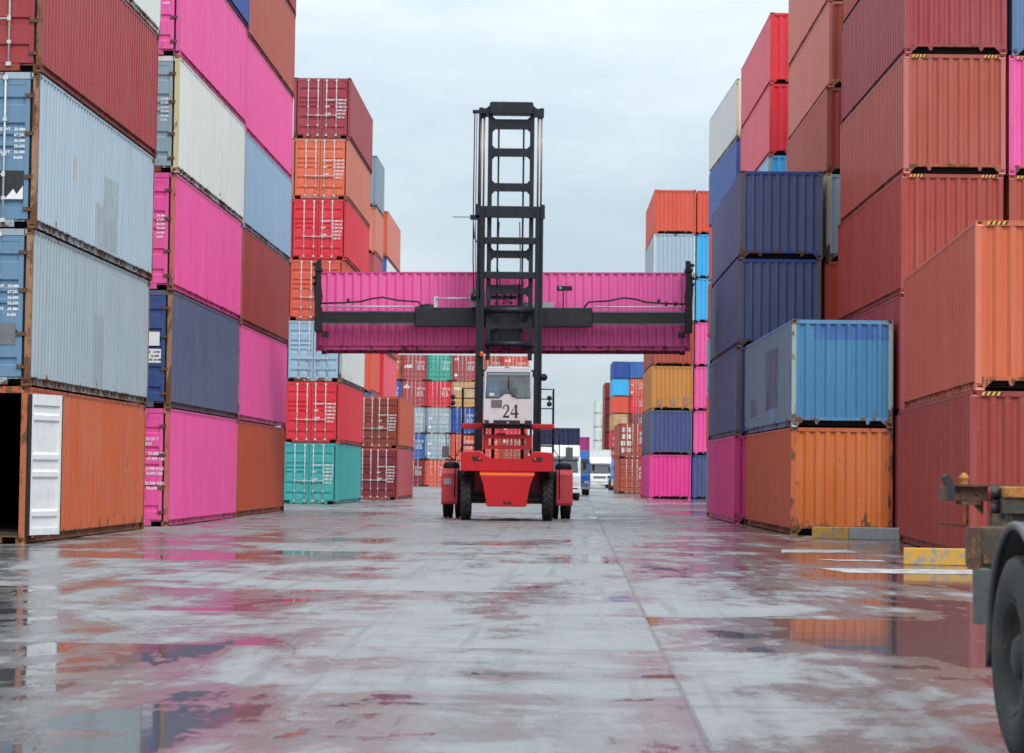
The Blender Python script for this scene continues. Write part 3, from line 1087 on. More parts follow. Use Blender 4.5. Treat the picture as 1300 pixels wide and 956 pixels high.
# axle and running gear underneath
mb = MB()
mb.box(-1.05, 1.05, -3.1, -2.9, .5, .85)
mb.box(-.9, .9, -2.8, 2.4, .55, .74)
mb.tube([(-1.0, -3.35, .62), (1.0, -3.35, .62)], .05)
mb.tube([(-1.0, -3.3, .78), (1.0, -3.3, .78)], .035)
mb.box(-1.9, 1.9, .75, 1.25, .5, .95)
mb.box(-1.3, 1.3, -.4, .4, .8, 1.5)
mb.build('axle', M['dark'], H_)
for s in (-1, 1):
    make_wheel(H_, (s * 1.205, -3.0, .66), .63, .32, .32, M['dark'], lugs=22, out=s)
    for x in (1.84, 1.46):
        make_wheel(H_, (s * x, 1.0, .735), .705, .33, .34, M['dark'], lugs=20, out=s)
    # drive fender: rear plate, sloping top, front plate
    a, b = sorted((s * 1.53, s * 2.03))
    mb = MB()
    mb.prism([(-.10, .42), (-.14, .50), (-.14, 1.38), (-.02, 1.52), (1.95, 1.52), (2.05, 1.42), (2.05, 1.36), (1.92, 1.46), (0, 1.46), (-.08, 1.35), (-.08, .42)], 'x', a, b, bev=.012)
    fd = mb.build('fender', M['mredfade'], H_)
    mb = MB()
    mb.box(*( (-1.96, -1.73) if s < 0 else (1.73, 1.96)), -.150, -.142, 1.03, 1.22)
    mb.build('plate', M['lightgrey'], fd) if s < 0 else mb.bm.free()
    mb = MB()
    mb.lathe([(.26, 0), (.26, .10), (.20, .19), (.001, .21)], (s * 1.74, .35, 1.525), 'z', 20)
    mb.build('air_cleaner', M['black'], H_)
    # mirror on a stalk, and a marker rod
    mb = MB()
    mb.tube([(s * 1.62, -.16, .62), (s * 1.60, -.18, 2.55), (s * 1.60, -.18, 2.7)], .018, 6)
    mb.tube([(s * 1.60, -.18, 1.75), (s * 1.88, -.2, 1.98), (s * 1.90, -.2, 2.55)], .016, 6)
    mb.tube([(s * 1.36, -.3, 2.25), (s * 1.60, -.18, 1.9)], .014, 6)
    mr = mb.build('mirror', M['dark'], H_)
    mb = MB()
    a, b = sorted((s * 1.80, s * 2.02))
    mb.box(a, b, -.27, -.20, 1.86, 2.22, bev=.02)
    mb.build('mirror_housing', M['grey'], mr)
    # hand rails of the rear platform
    mb = MB()
    xo, xi = s * 1.40, s * .90
    y = -1.2
    mb.tube([(xo, y, 1.98), (xo, y, 3.97), (xi, y, 3.97)], .024, 6)
    mb.tube([(xo, y, 3.67), (xi, y, 3.67)], .02, 6)
    mb.tube([(xo, y, 3.38), (xi, y, 3.38)], .02, 6)
    mb.tube([(xo, y + 1.5, 1.6), (xo, y + 1.5, 3.97), (xo, y, 3.97)], .024, 6)
    mb.tube([(xo, y, 3.45), (xo, y + 1.5, 3.45)], .02, 6)
    mb.build('hand_rail', M['dark'], H_)
    mb = MB()
    for z in (2.24, 2.56):
        a, b = sorted((s * 1.40, s * .98))
        mb.box(a, b, -1.35, -.95, z - .025, z + .025)
    mb.build('step', M['dark'], H_)
    a, b = sorted((s * .74, s * 1.42))
    mb = MB()
    mb.box(a, b, -1.32, .3, 2.76, 2.91, bev=.02)
    mb.build('deck_edge', M['mred'], H_)
    # pair of black lamps
    mb = MB()
    xl = -1.68 if s < 0 else 1.26
    mb.lathe([(.001, -.04), (.065, -.03), (.08, .05), (.001, .07)], (xl, -1.25, 3.70), 'y', 14)
    mb.lathe([(.001, -.04), (.065, -.03), (.08, .05), (.001, .07)], (xl, -1.25, 3.52), 'y', 14)
    mb.tube([(xl, -1.2, 3.45), (xl, -1.2, 3.76)], .015, 6)
    mb.tube([(xl, -1.2, 3.67), (s * 1.40, -1.2, 3.67)], .015, 6)
    mb.build('work_lamp', M['black'], H_)

# cab
cy0, cy1 = -2.35, -.55
cab = MB()
outer = [(-.73, 2.88), (.73, 2.88), (.73, 3.70), (.69, 4.50), (.62, 4.58), (-.62, 4.58), (-.69, 4.50), (-.73, 3.70)]
# rear panel below the window with raised middle
cab.prism([(-.73, 2.99), (.73, 2.99), (.725, 3.66), (.25, 3.66), (.08, 3.80), (-.10, 3.80), (-.27, 3.66), (-.725, 3.66)], 'y', cy0, cy0 + .05)
cab.prism([(-.725, 3.66), (-.665, 3.66), (-.63, 4.41), (-.69, 4.48)], 'y', cy0, cy0 + .06)
cab.prism([(.725, 3.66), (.665, 3.66), (.63, 4.41), (.69, 4.48)], 'y', cy0, cy0 + .06)
cab.prism([(-.692, 4.42), (.692, 4.42), (.62, 4.59), (-.62, 4.59)], 'y', cy0 - .002, cy0 + .32, bev=.02)
for s in (-1, 1):
    a, b = sorted((s * .73, s * .69))
    cab.box(a, b, cy0 + .052, cy1, 2.90, 3.55)
    cab.box(a, b, cy1 - .10, cy1, 3.55, 4.45)
    cab.box(a, b, cy0 + .062, cy0 + .14, 3.55, 4.45)
cab.box(-.69, .69, cy0 + .05, cy1, 2.88, 2.95)
cab.box(-.69, .69, cy1 - .05, cy1, 2.95, 3.45)
cab.box(-.69, .69, cy1 - .12, cy1, 4.42, 4.58)
cb = cab.build('cab', M['cabwhite'], H_)
gl = MB()
gl.prism([(-.655, 3.665), (-.27, 3.665), (-.10, 3.805), (.08, 3.805), (.25, 3.665), (.655, 3.665), (.63, 4.41), (-.63, 4.41)], 'y', cy0 + .012, cy0 + .02)
gl.build('window', M['glass'], cb)
gk = MB()
gp = [(-.665, 3.655), (-.27, 3.655), (-.10, 3.795), (.08, 3.795), (.25, 3.655), (.665, 3.655), (.638, 4.42), (-.638, 4.42)]
gk.tube([(p[0], cy0 - .004, p[1]) for p in gp] + [(gp[0][0], cy0 - .004, gp[0][1])], .014, 6)
gk.build('window_seal', M['black'], cb)
for s in (-1, 1):
    sg = MB()
    a, b = sorted((s * .715, s * .705))
    sg.box(a, b, cy0 + .14, cy1 - .10, 3.55, 4.44)
    sg.build('window', M['glass'], cb)
sg = MB()
sg.box(-.69, .69, cy1 - .03, cy1 - .02, 3.45, 4.42)
sg.build('window', M['glass'], cb)
wp = MB()
wp.tube([(.17, cy0 - .03, 3.68), (.03, cy0 - .035, 3.86), (.0, cy0 - .04, 4.28)], .014, 6)
wp.tube([(.0, cy0 - .045, 3.95), (.02, cy0 - .045, 4.32)], .02, 6)
wp.build('wiper', M['black'], cb)
se = MB()
se.box(-.26, .26, -1.55, -1.38, 3.35, 4.02, bev=.05)
se.box(-.15, .15, -1.54, -1.42, 4.04, 4.26, bev=.04)
se.box(-.26, .26, -1.38, -.90, 3.25, 3.38, bev=.04)
se.box(-.12, .12, -1.35, -1.0, 2.95, 3.25)
se.build('seat', M['seat'], cb)
ds_ = MB()
ds_.box(-.60, .60, -.82, -.66, 3.05, 3.62, bev=.04)
ds_.box(.35, .60, -1.5, -.9, 3.1, 3.6, bev=.04)
ds_.build('dashboard', M['grey'], cb)
vb = MB()
vb.box(-.50, -.18, cy0 - .035, cy0 - .001, 3.38, 3.60, bev=.01)
vb.build('vent_box', M['grey'], cb)
lbx = MB()
lbx.box(-.56, -.42, cy0 + .004, cy0 + .009, 3.72, 3.80)
lbx.build('sticker', M['letter'], cb)
bu = MB()
bu.box(-.68, .72, cy0 - .08, cy0 + .10, 2.84, 2.985, bev=.02)
bu.box(-.70, .74, cy0 + .11, cy1, 2.76, 2.875)
bp_ = bu.build('bumper', M['dark'], cb)
for x in (-.50, .44):
    wl = MB()
    wl.box(x - .07, x + .07, cy0 - .13, cy0 - .082, 2.89, 3.0, bev=.012)
    wl.build('work_lamp', M['lampglass'], bp_)
wl = MB()
wl.lathe([(.03, -.02), (.02, -.03), (.001, -.03)], (0, cy0 - .085, 2.91), 'y', 12)
wl.build('camera', M['lampglass'], bp_)
tb = MB()
tb.tube([(-.66, cy0 + .1, 4.60), (.66, cy0 + .1, 4.60)], .022, 6)
tb.box(-.09, .03, cy0 - .02, cy0 + .06, 4.585, 4.63)
tb.build('roof_bar', M['lightgrey'], cb)


# the figure 24 in a bold serif
def num24():
    m_ = MB()
    # "2": outline built from arcs, 0..1 high, ~0.62 wide
    def arc(cx, cz, rx, rz, a0, a1, n):
        return [(cx + rx * math.cos(R(a0 + (a1 - a0) * i / n)), cz + rz * math.sin(R(a0 + (a1 - a0) * i / n))) for i in range(n + 1)]
    outer_ = arc(.30, .72, .27, .28, 165, -38, 12)
    inner_ = arc(.27, .70, .135, .22, 140, -34, 12)
    # stroke from bowl to base
    rim_o = outer_ + [(.22, .16)]
    rim_i = inner_ + [(.03, .07)]
    k = len(rim_o)
    # resample same length
    for i in range(k - 1):
        a, b, c, d_ = rim_o[i], rim_o[i + 1], rim_i[i + 1], rim_i[i]
        m_.quad((a[0], 0, a[1]), (b[0], 0, b[1]), (c[0], 0, c[1]), (d_[0], 0, d_[1]))
    m_.quad((.03, 0, .07), (.22, 0, .16), (.56, 0, .16), (.53, 0, .0))
    m_.quad((.03, 0, .07), (.53, 0, 0), (.03, 0, 0), (.03, 0, .03))
    m_.quad((.56, 0, .16), (.60, 0, .26), (.57, 0, .26), (.53, 0, .10))
    bm_ball = arc(.10, .74, .075, .075, 0, 360, 10)[:-1]
    m_.bm.faces.new([m_.bm.verts.new((p[0], -.0006, p[1])) for p in bm_ball])
    # "4"
    o = .68
    m_.quad((o + .36, 0, 0), (o + .54, 0, 0), (o + .54, 0, 1), (o + .36, 0, 1))
    m_.quad((o + .28, -.0006, 0), (o + .60, -.0006, 0), (o + .60, -.0006, .045), (o + .28, -.0006, .045))
    m_.quad((o + .0, -.0006, .24), (o + .66, -.0006, .24), (o + .66, -.0006, .37), (o + .0, -.0006, .37))
    m_.quad((o + .0, -.0012, .37), (o + .075, -.0012, .37), (o + .40, -.0012, .93), (o + .40, -.0012, 1.0))
    return m_


nm = num24().build('number', M['ink'], cb, (-.16, cy0 - .004, 3.06))
nm.scale = (.36, 1, .40)

# red guard lattice under the cab
gd = MB()
gd.box(-.72, .74, -2.0, -1.94, 2.44, 2.56)
gd.box(-.72, .74, -2.0, -1.94, 2.12, 2.24)
gd.box(-.72, -.58, -2.0, -1.94, 2.24, 2.44)
gd.box(.60, .74, -2.0, -1.94, 2.24, 2.44)
for i in range(9):
    x = -.42 + i * .12
    gd.box(x, x + .025, -1.99, -1.95, 2.24, 2.44)
gd.build('guard', M['guard'], H_)
for p0, p1, r_ in (((-.70, -1.95, 1.7), (-.70, -1.95, 2.9), .035), ((.70, -1.95, 1.7), (.70, -1.95, 2.9), .035),
                   ((-.45, -.6, 1.7), (-.45, -.6, 2.9), .05), ((.45, -.6, 1.7), (.45, -.6, 2.9), .05)):
    sp_ = MB()
    sp_.tube([p0, p1], r_, 8)
    sp_.build('cab_support', M['dark'], H_)

# mast
mo = MB()
for s in (-1, 1):
    a, b = sorted((s * .80, s * 1.02))
    mo.box(a, b, 1.78, 1.86, .6, 9.9)
    a, b = sorted((s * .90, s * 1.02))
    mo.box(a, b, 1.861, 2.28, .6, 9.9)
    mo.box(*sorted((s * .985, s * 1.055)), 1.70, 1.775, 1.5, 9.95)
for z0, z1 in ((9.52, 9.9), (8.68, 8.90), (7.58, 7.80), (4.45, 4.68)):
    mo.box(-.80, .80, 1.68, 1.775, z0, z1, bev=.015)
for z in (6.58, 5.50):
    mo.tube([(-.76, 1.74, z), (.76, 1.74, z)], .10, 12)
mo.box(-1.10, -.98, 1.66, 1.80, 9.50, 9.95)
mo.box(.98, 1.10, 1.66, 1.80, 9.50, 9.95)
mo.build('mast', M['mast'], H_)
mi = MB()
for s in (-1, 1):
    mi.box(*sorted((s * .60, s * .74)), 1.90, 2.22, 5.0, 13.0)
def xbar(mb_, z0, z1, w=.60, g=.09):
    mb_.box(-w, w, 1.93, 2.05, z0, z1)
    for s in (-1, 1):
        for zz, dz in ((z0, -g), (z1, g)):
            mb_.prism([(s * w, zz), (s * (w - g), zz), (s * (w - .028), zz + dz * .7), (s * w, zz + dz)], 'y', 1.935, 2.045)
for z0, z1 in ((12.40, 12.72), (11.52, 11.78), (10.40, 10.66), (8.26, 8.50), (7.10, 7.30), (6.0, 6.2)):
    xbar(mi, z0, z1)
mi.build('inner_mast', M['mast'], H_)
hd = MB()
hd.prism([(-.66, 13.25), (.66, 13.25), (.70, 13.2), (.70, 12.86), (-.70, 12.86), (-.70, 13.2)], 'y', 1.72, 2.26, bev=.02)
for s in (-1, 1):
    hd.prism([(s * .70, 13.14), (s * .84, 13.02), (s * .96, 13.08), (s * 1.04, 13.06), (s * 1.04, 12.80), (s * .94, 12.74), (s * .82, 12.82), (s * .70, 12.78)], 'y', 1.80, 2.12, bev=.015)
hd.build('mast_head', M['mast'], H_)
for s in (-1, 1):
    for x in (.97, .865):
        cyl = MB()
        cyl.tube([(s * x, 1.92, 9.9), (s * x, 1.92, 12.80)], .032, 10)
        cyl.build('cylinder_rod', M['chrome'], H_)
    ch = MB()
    ch.box(*sorted((s * .37, s * .43)), 2.06, 2.10, 5.6, 12.60)
    ch.build('chain', M['black'], H_)
    ch = MB()
    ch.lathe([(.06, -.03), (.06, .03)], (s * .40, 2.08, 12.62), 'x', 12)
    ch.build('sheave', M['silver'], H_)
hs = MB()
for k, x in enumerate((-1.17, -1.10, -1.02, -.99)):
    r_ = .022 if k % 2 == 0 else .014
    hs.tube([(x, 1.70, 12.95), (x - .01, 1.70, 10.2), (x + (.0 if k < 2 else .03), 1.70, 8.2), (x + .05, 1.72, 6.9)], r_, 6)
hs.tube([(-.35, 1.75, 9.4), (-.40, 1.72, 8.0), (-.20, 1.70, 6.9), (.1, 1.72, 6.8)], .02, 6)
hs.tube([(.30, 1.75, 9.4), (.34, 1.72, 8.0), (.30, 1.70, 6.9)], .02, 6)
hs.tube([(-1.17, 1.70, 9.3), (-1.13, 1.66, 8.85), (-.98, 1.66, 8.6)], .02, 6)
hs.build('hose_bundle', M['black'], H_)
br_ = MB()
br_.box(-1.24, -.80, 1.66, 1.76, 12.86, 12.97)
br_.box(-1.28, -.95, 1.66, 1.76, 9.45, 9.60)
br_.tube([(-1.28, 1.70, 9.53), (-1.84, 1.70, 9.53)], .013, 6)
br_.lathe([(.07, -.05), (.09, 0), (.07, .05)], (-1.14, 1.70, 12.91), 'z', 12)
br_.box(-1.22, -1.02, 1.64, 1.80, 6.85, 7.1)
br_.lathe([(.001, -.06), (.10, -.06), (.10, .06), (.001, .06)], (-1.12, 1.66, 7.0), 'y', 14)
br_.build('hose_bracket', M['mast'], H_)
bc = MB()
bc.lathe([(.07, -.02), (.075, .06), (.05, .12), (.001, .14)], (-.86, 1.70, 5.12), 'z', 14)
bc.build('beacon', M['amber'], H_)
bc = MB()
bc.lathe([(.001, -.05), (.10, -.04), (.12, .06), (.001, .1)], (1.12, 1.62, 4.45), 'y', 14)
bc.build('mast_lamp', M['black'], H_)

# spreader, carried level with the lifted box (slightly tilted like it)
SPX = -0.185
tilt = R(0.55)
spz = 6.36
sb = MB()
sb.box(-2.87, 2.87, 2.86, 3.36, -.24, .38, bev=.02)
for sx in (-2.8, -2.0, -1.2, 1.2, 2.0, 2.8):
    sb.box(sx - .03, sx + .03, 2.845, 2.858, -.2, .34)
sb.prism([(-2.87, .36), (-2.2, .36), (-2.2, .46), (-2.5, .50), (-2.87, .38)], 'y', 2.88, 3.2)
for sx in (-1, 1):
    sb.box(*sorted((sx * .44, sx * .56)), 2.40, 2.84, -.9, 1.1)
sb.box(-.43, .43, 2.45, 2.80, -.9, -.35)
sb.box(-.43, .43, 2.45, 2.80, -.30, .42)
sb.box(-.43, .43, 2.45, 2.60, .62, .74)
sb.box(-.43, .43, 2.45, 2.60, .98, 1.08)
for sx in (-.25, .0, .22):
    sb.tube([(sx, 2.40, .45), (sx + .05, 2.36, .70), (sx - .04, 2.40, .95)], .03, 6)
spr = sb.build('spreader_beam', M['spreader'], H_, (SPX, 0, spz))
spr.rotation_euler = (0, -tilt, 0)
ac = MB()
ac.box(-1.05, -.60, 2.3, 2.7, .35, .95)
ac.build('control_box', M['lightgrey'], spr)
ac = MB()
ac.box(.62, 1.62, 2.88, 3.1, .37, .55)
ac.build('control_box', M['lightgrey'], spr)
for s in (-1, 1):
    ar = MB()
    a, b = sorted((s * 2.88, s * 5.86))
    ar.box(a, b, 2.92, 3.30, -.16, .24)
    ao = ar.build('arm', M['spreader'], spr)
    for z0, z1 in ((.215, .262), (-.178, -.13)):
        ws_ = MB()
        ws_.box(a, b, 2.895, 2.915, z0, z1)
        ws_.build('lit_worn_strip', M['litwear'], ao)  # worn arm edge, its skylight painted as a lighter strip
    ef = MB()
    a, b = sorted((s * 5.87, s * 6.10))
    ef.box(a, b, 2.88, 3.34, -.42, .40, bev=.02)
    ef.prism([(s * 5.92, .40), (s * 6.10, .40), (s * 6.14, 1.0), (s * 6.05, 1.90), (s * 5.90, 1.92), (s * 5.93, 1.2), (s * 5.86, .75)], 'y', 2.95, 3.28, bev=.015)
    ef.box(*sorted((s * 5.88, s * 6.12)), 2.9, 3.46, 1.56, 1.66)
    for z in (1.1, 1.3, 1.72):
        ef.box(*sorted((s * 6.06, s * 6.17)), 2.95, 3.2, z, z + .09)
    ef.box(*sorted((s * 5.66, s * 5.88)), 2.94, 3.20, -.58, -.40)
    ef.build('end_arm', M['black'], spr)
    ho = MB()
    ho.tube([(s * 5.9, 2.90, .50), (s * 5.2, 2.88, .52), (s * 4.6, 2.88, .56), (s * 4.25, 2.88, .66), (s * 3.9, 2.88, .70), (s * 3.4, 2.88, .60), (s * 2.75, 2.88, .56), (s * 2.6, 2.88, .38)],
            .032, 6)
    ho.tube([(s * 5.0, 2.9, .52), (s * 5.02, 2.9, .66)], .05, 6)
    if s > 0:
        ho.tube([(s * 5.25, 2.9, .44), (s * 5.26, 2.9, .58)], .04, 6)
        ho.tube([(s * 5.55, 2.9, .44), (s * 5.56, 2.9, .58)], .04, 6)
    ho.build('hose', M['black'], spr)
    rd = MB()
    rd.tube([(s * 5.75, 2.90, .40), (s * 2.9, 2.90, .40)], .028, 8)
    if s < 0:
        rd.tube([(-2.15, 2.80, .66), (-1.05, 2.80, .66)], .03, 8)
        rd.box(-2.25, -2.12, 2.82, 3.0, .37, .74)
    rd.build('piston_rod', M['silver'], spr)
cmr = MB()
cmr.tube([(1.93, 2.95, .36), (1.93, 2.95, .95)], .022, 6)
cmr.box(1.72, 2.22, 2.85, 3.0, .93, 1.08, bev=.015)
cm_ = cmr.build('camera_mast', M['black'], spr)
cl = MB()
cl.lathe([(.04, -.02), (.001, -.035)], (1.83, 2.845, 1.005), 'y', 12)
cl.build('lens', M['greenlens'], cm_)

# the pink box it carries (long side towards the camera)
pk = cpaint('lifted_pink', lin(252, 108, 180), .10, .2)
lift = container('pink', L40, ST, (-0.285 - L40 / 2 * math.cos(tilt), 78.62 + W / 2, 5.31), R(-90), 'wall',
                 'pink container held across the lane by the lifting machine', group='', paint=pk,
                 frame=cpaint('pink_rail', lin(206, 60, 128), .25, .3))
lift.rotation_euler = (Matrix.Rotation(-tilt, 4, 'Y') @ Matrix.Rotation(R(-90), 4, 'Z')).to_euler()

# ------------------------------------------------------------------ trucks
def truck(label, x, y, cabmat, cab_h, boxspec=None, w=2.42, ground_len=9.0, yellow=False):
    t = thing('container_truck', label, 'truck', (x, y, 0))
    h = w / 2
    c = MB()
    # cab: bumper, face, sloping windscreen, roof
    prof = [(0.0, .42), (0.0, 1.30), (.10, 1.42), (.32, cab_h - .75), (.55, cab_h - .62), (2.0, cab_h - .60), (2.0, .75), (.9, .75), (.8, .42)]
    c.prism(prof, 'x', -h, h, bev=.04)
    c.prism([(.42, cab_h - .62), (.75, cab_h), (1.95, cab_h), (1.95, cab_h - .62)], 'x', -h + .04, h - .04, bev=.05)
    cb_ = c.build('cab', cabmat, t)
    zs0, zs1 = 1.46, cab_h - .80
    ws = MB()
    f = lambda z: .10 + (z - 1.42) * (.22 / (cab_h - .75 - 1.42)) - .012
    ws.quad((-h + .12, f(zs0), zs0), (h - .12, f(zs0), zs0), (h - .17, f(zs1), zs1), (-h + .17, f(zs1), zs1))
    ws.build('windscreen', M['darkglass'], cb_)
    for s in (-1, 1):
        wpr = MB()
        wpr.tube([(s * .12, f(zs0) - .02, zs0 + .03), (s * .62, f(zs0 + .12) - .02, zs0 + .14)], .014, 5)
        wpr.build('wiper', M['black'], cb_)
    vz = MB()
    vz.box(-h + .10, h - .10, f(zs1) - .10, f(zs1) + .12, zs1 + .01, zs1 + .13, bev=.02)
    vz.build('sun_visor', M['grey'], cb_)
    g = MB()
    g.box(-.62, .62, -.012, .02, .98, 1.22)
    for k in range(3):
        g.box(-.60, .60, -.022, -.010, 1.0 + k * .075, 1.03 + k * .075)
    g.build('grille', M['grey'], cb_)
    bm_ = MB()
    bm_.box(-h - .01, h + .01, -.06, .30, .40, .70, bev=.03)
    bb = bm_.build('bumper', M['yellow'] if yellow else M['whitepaint'] if cabmat is M['whitepaint'] else M['lightgrey'], t)
    for s in (-1, 1):
        hl = MB()
        hl.box(*sorted((s * (h - .40), s * (h - .08))), -.016, .02, .78, .95, bev=.006)
        hl.build('headlight', M['lampglass'], cb_)
        mr_ = MB()
        mr_.tube([(s * h, .2, 2.0), (s * (h + .18), .0, 2.02)], .015, 6)
        mr_.box(*sorted((s * (h + .12), s * (h + .28))), -.04, .03, 1.62, 2.05, bev=.015)
        mr_.build('mirror', M['black'], cb_)
        for yy in (.95, 6.2, 7.5):
            make_wheel(t, (s * (h - .18), yy, .50), .50, .29, .28, M['lightgrey'], out=s)
    fg = MB()
    fg.box(-h + .14, h - .14, -.066, -.058, .605, .675)
    fg.build('air_intake', M['black'], bb)
    np_ = MB()
    np_.box(-.20, .20, -.066, -.058, .46, .58)
    np_.build('number_plate', M['yellow'], bb)
    ch_ = MB()
    for s in (-1, 1):
        ch_.box(*sorted((s * .38, s * .48)), 1.2, ground_len, .80, 1.02)
    ch_.box(-h, h, 2.25, 2.45, 1.03, 1.28)
    ch_.box(-h, h, 5.5, 5.7, 1.03, 1.28)
    ch_.box(-h, h, ground_len - .3, ground_len, 1.03, 1.28)
    ch_.box(-h + .4, h - .4, 2.0, ground_len, .4, .79)
    ch_.build('chassis', M['dark'], t)
    if boxspec:
        colour, lab, bl_, bh_ = boxspec
        container(colour, bl_, bh_, (x, y + 2.3, 1.282), 0, 'wall', lab, far=True, group='containers on trucks')
    return t


truck('white cab truck with a tall air deflector, just right of the red machine', 2.49, 127.5, M['whitepaint'], 2.92,
      ('nightblue', 'dark navy container riding on the white truck beside the red machine', L20, ST))
truck('blue cab truck partly hidden behind the white truck', 4.02, 158.5, M['truckblue'], 2.95,
      ('pink', 'pink container riding on the blue truck behind the white truck', L20, ST), yellow=False)
truck('white truck with a yellow number plate, far down the lane by the white column', 8.85, 240, M['whitepaint'], 3.1,
      ('white', 'white container body on the farthest white truck', L20, ST - .3 + .3))
truck('blue truck with a yellow bumper far away beside the brown pair', 10.05, 212, M['truckblue'], 2.7, None, yellow=True)

# ------------------------------------------------------------------ semi trailer at the right edge
TX0, TY0 = 3.8, 12.2
T = thing('semi_trailer', 'rusty container trailer chassis with a wheel and mudguard at the right edge', 'trailer', (TX0, TY0, 0))


def tb_(x):
    return x - TX0


def ty_(y):
    return y - TY0


m_ = MB()
m_.box(tb_(2.575), tb_(5.02), ty_(14.32), ty_(14.56), 1.268, 1.352, bev=.004)
m_.box(tb_(2.63), tb_(5.0), ty_(14.28), ty_(14.60), 1.353, 1.366)
m_.box(tb_(2.665), tb_(2.78), ty_(14.30), ty_(14.5), 1.245, 1.267)
m_.prism([(tb_(2.735), 1.266), (tb_(2.805), 1.266), (tb_(2.805), 1.19)], 'y', ty_(14.36), ty_(14.42))
m_.build('bolster', M['rust'], T)
m_ = MB()
m_.prism([(tb_(2.575), 1.268), (tb_(2.612), 1.268), (tb_(2.612), 1.345), (tb_(2.600), 1.372), (tb_(2.590), 1.415), (tb_(2.572), 1.424), (tb_(2.545), 1.412), (tb_(2.552), 1.402), (tb_(2.570), 1.36)],
         'y', ty_(14.24), ty_(14.31), bev=.004)
m_.build('corner_guide', M['dark'], T)
m_ = MB()
m_.lathe([(.024, .0), (.024, .028), (.030, .034), (.030, .040), (.020, .056), (.008, .066), (.001, .067)], (tb_(2.70), ty_(14.42), 1.367), 'z', 18)
m_.build('twistlock', M['worn'], T)
m_ = MB()
m_.tube([(tb_(2.722), ty_(14.42), 1.26), (tb_(2.722), ty_(14.42), 1.135), (tb_(2.712), ty_(14.42), 1.121), (tb_(2.690), ty_(14.42), 1.120), (tb_(2.545), ty_(14.42), 1.136)], .0065, 8)
m_.build('twistlock_handle', M['rust'], T)
m_ = MB()
m_.box(tb_(2.703), tb_(2.713), ty_(14.40), ty_(14.44), 1.145, 1.215)
m_.build('reflector', M['worn'], T)
m_ = MB()
m_.box(tb_(2.878), tb_(5.0), ty_(14.10), ty_(14.275), 1.292, 1.356, bev=.006)
m_.build('buffer_beam', M['worn'], T)
m_ = MB()
m_.box(tb_(2.870), tb_(5.0), ty_(14.12), ty_(14.27), 1.20, 1.290)
m_.box(tb_(2.820), tb_(5.0), ty_(14.16), ty_(14.27), 1.10, 1.198)
for x in (3.30, 4.20):
    m_.box(tb_(x), tb_(x + .12), ty_(4.5), ty_(14.1), .98, 1.26)
for y in (6, 8, 10, 12):
    m_.box(tb_(2.9), tb_(4.75), ty_(y), ty_(y + .12), 1.0, 1.2)
m_.build('frame_beam', M['beam'], T)
for i, x in enumerate((2.62, 2.66, 2.76, 2.80)):
    m_ = MB()
    m_.lathe([(.001, -.008), (.009, -.007), (.010, 0)], (tb_(x), ty_(14.318), 1.31 + .015 * (i % 2)), 'y', 6)
    m_.build('bolt', M['beam'], T)
m_ = MB()
m_.tube([(tb_(2.90), ty_(14.08), 1.19), (tb_(2.92), ty_(13.9), 1.10), (tb_(2.90), ty_(13.6), 1.06), (tb_(2.96), ty_(13.3), 1.14), (tb_(3.1), ty_(13.0), 1.16)], .006, 6)
m_.tube([(tb_(2.88), ty_(14.08), 1.20), (tb_(2.885), ty_(14.0), 1.12), (tb_(2.91), ty_(13.7), 1.00)], .005, 6)
m_.build('cable', M['black'], T)
for z in (1.318, 1.228):
    m_ = MB()
    m_.lathe([(.001, 0), (.038, 0), (.040, .012), (.038, .055), (.001, .056)], (tb_(2.815), ty_(14.22), z), 'x', 18)
    lm = m_.build('tail_lamp', M['ink'], T)
    m_ = MB()
    m_.lathe([(.001, -.016), (.026, -.012), (.037, -.001)], (tb_(2.815), ty_(14.22), z), 'x', 18)
    m_.build('lens', M['darkred'], lm)
m_ = MB()
m_.prism([(tb_(2.545), .905), (tb_(2.535), .93), (tb_(2.535), 1.105), (tb_(2.56), 1.135), (tb_(3.2), 1.135), (tb_(3.2), .905)], 'y', ty_(13.42), ty_(13.50), bev=.008)
m_.build('flap_bracket', M['beam'], T)
m_ = MB()
m_.box(tb_(2.532), tb_(2.60), ty_(13.40), ty_(13.415), .90, 1.13)
m_.box(tb_(2.62), tb_(3.2), ty_(13.405), ty_(13.418), .93, .99)
m_.build('rusty_edge', M['rust'], T)
m_ = MB()
for i in range(6):
    z0 = .90 - i * .05
    m_.box(tb_(2.56), tb_(3.14), ty_(13.40 - .004 * i), ty_(13.415 - .004 * i), z0 - .05, z0)
m_.build('mud_flap', M['flap'], T)
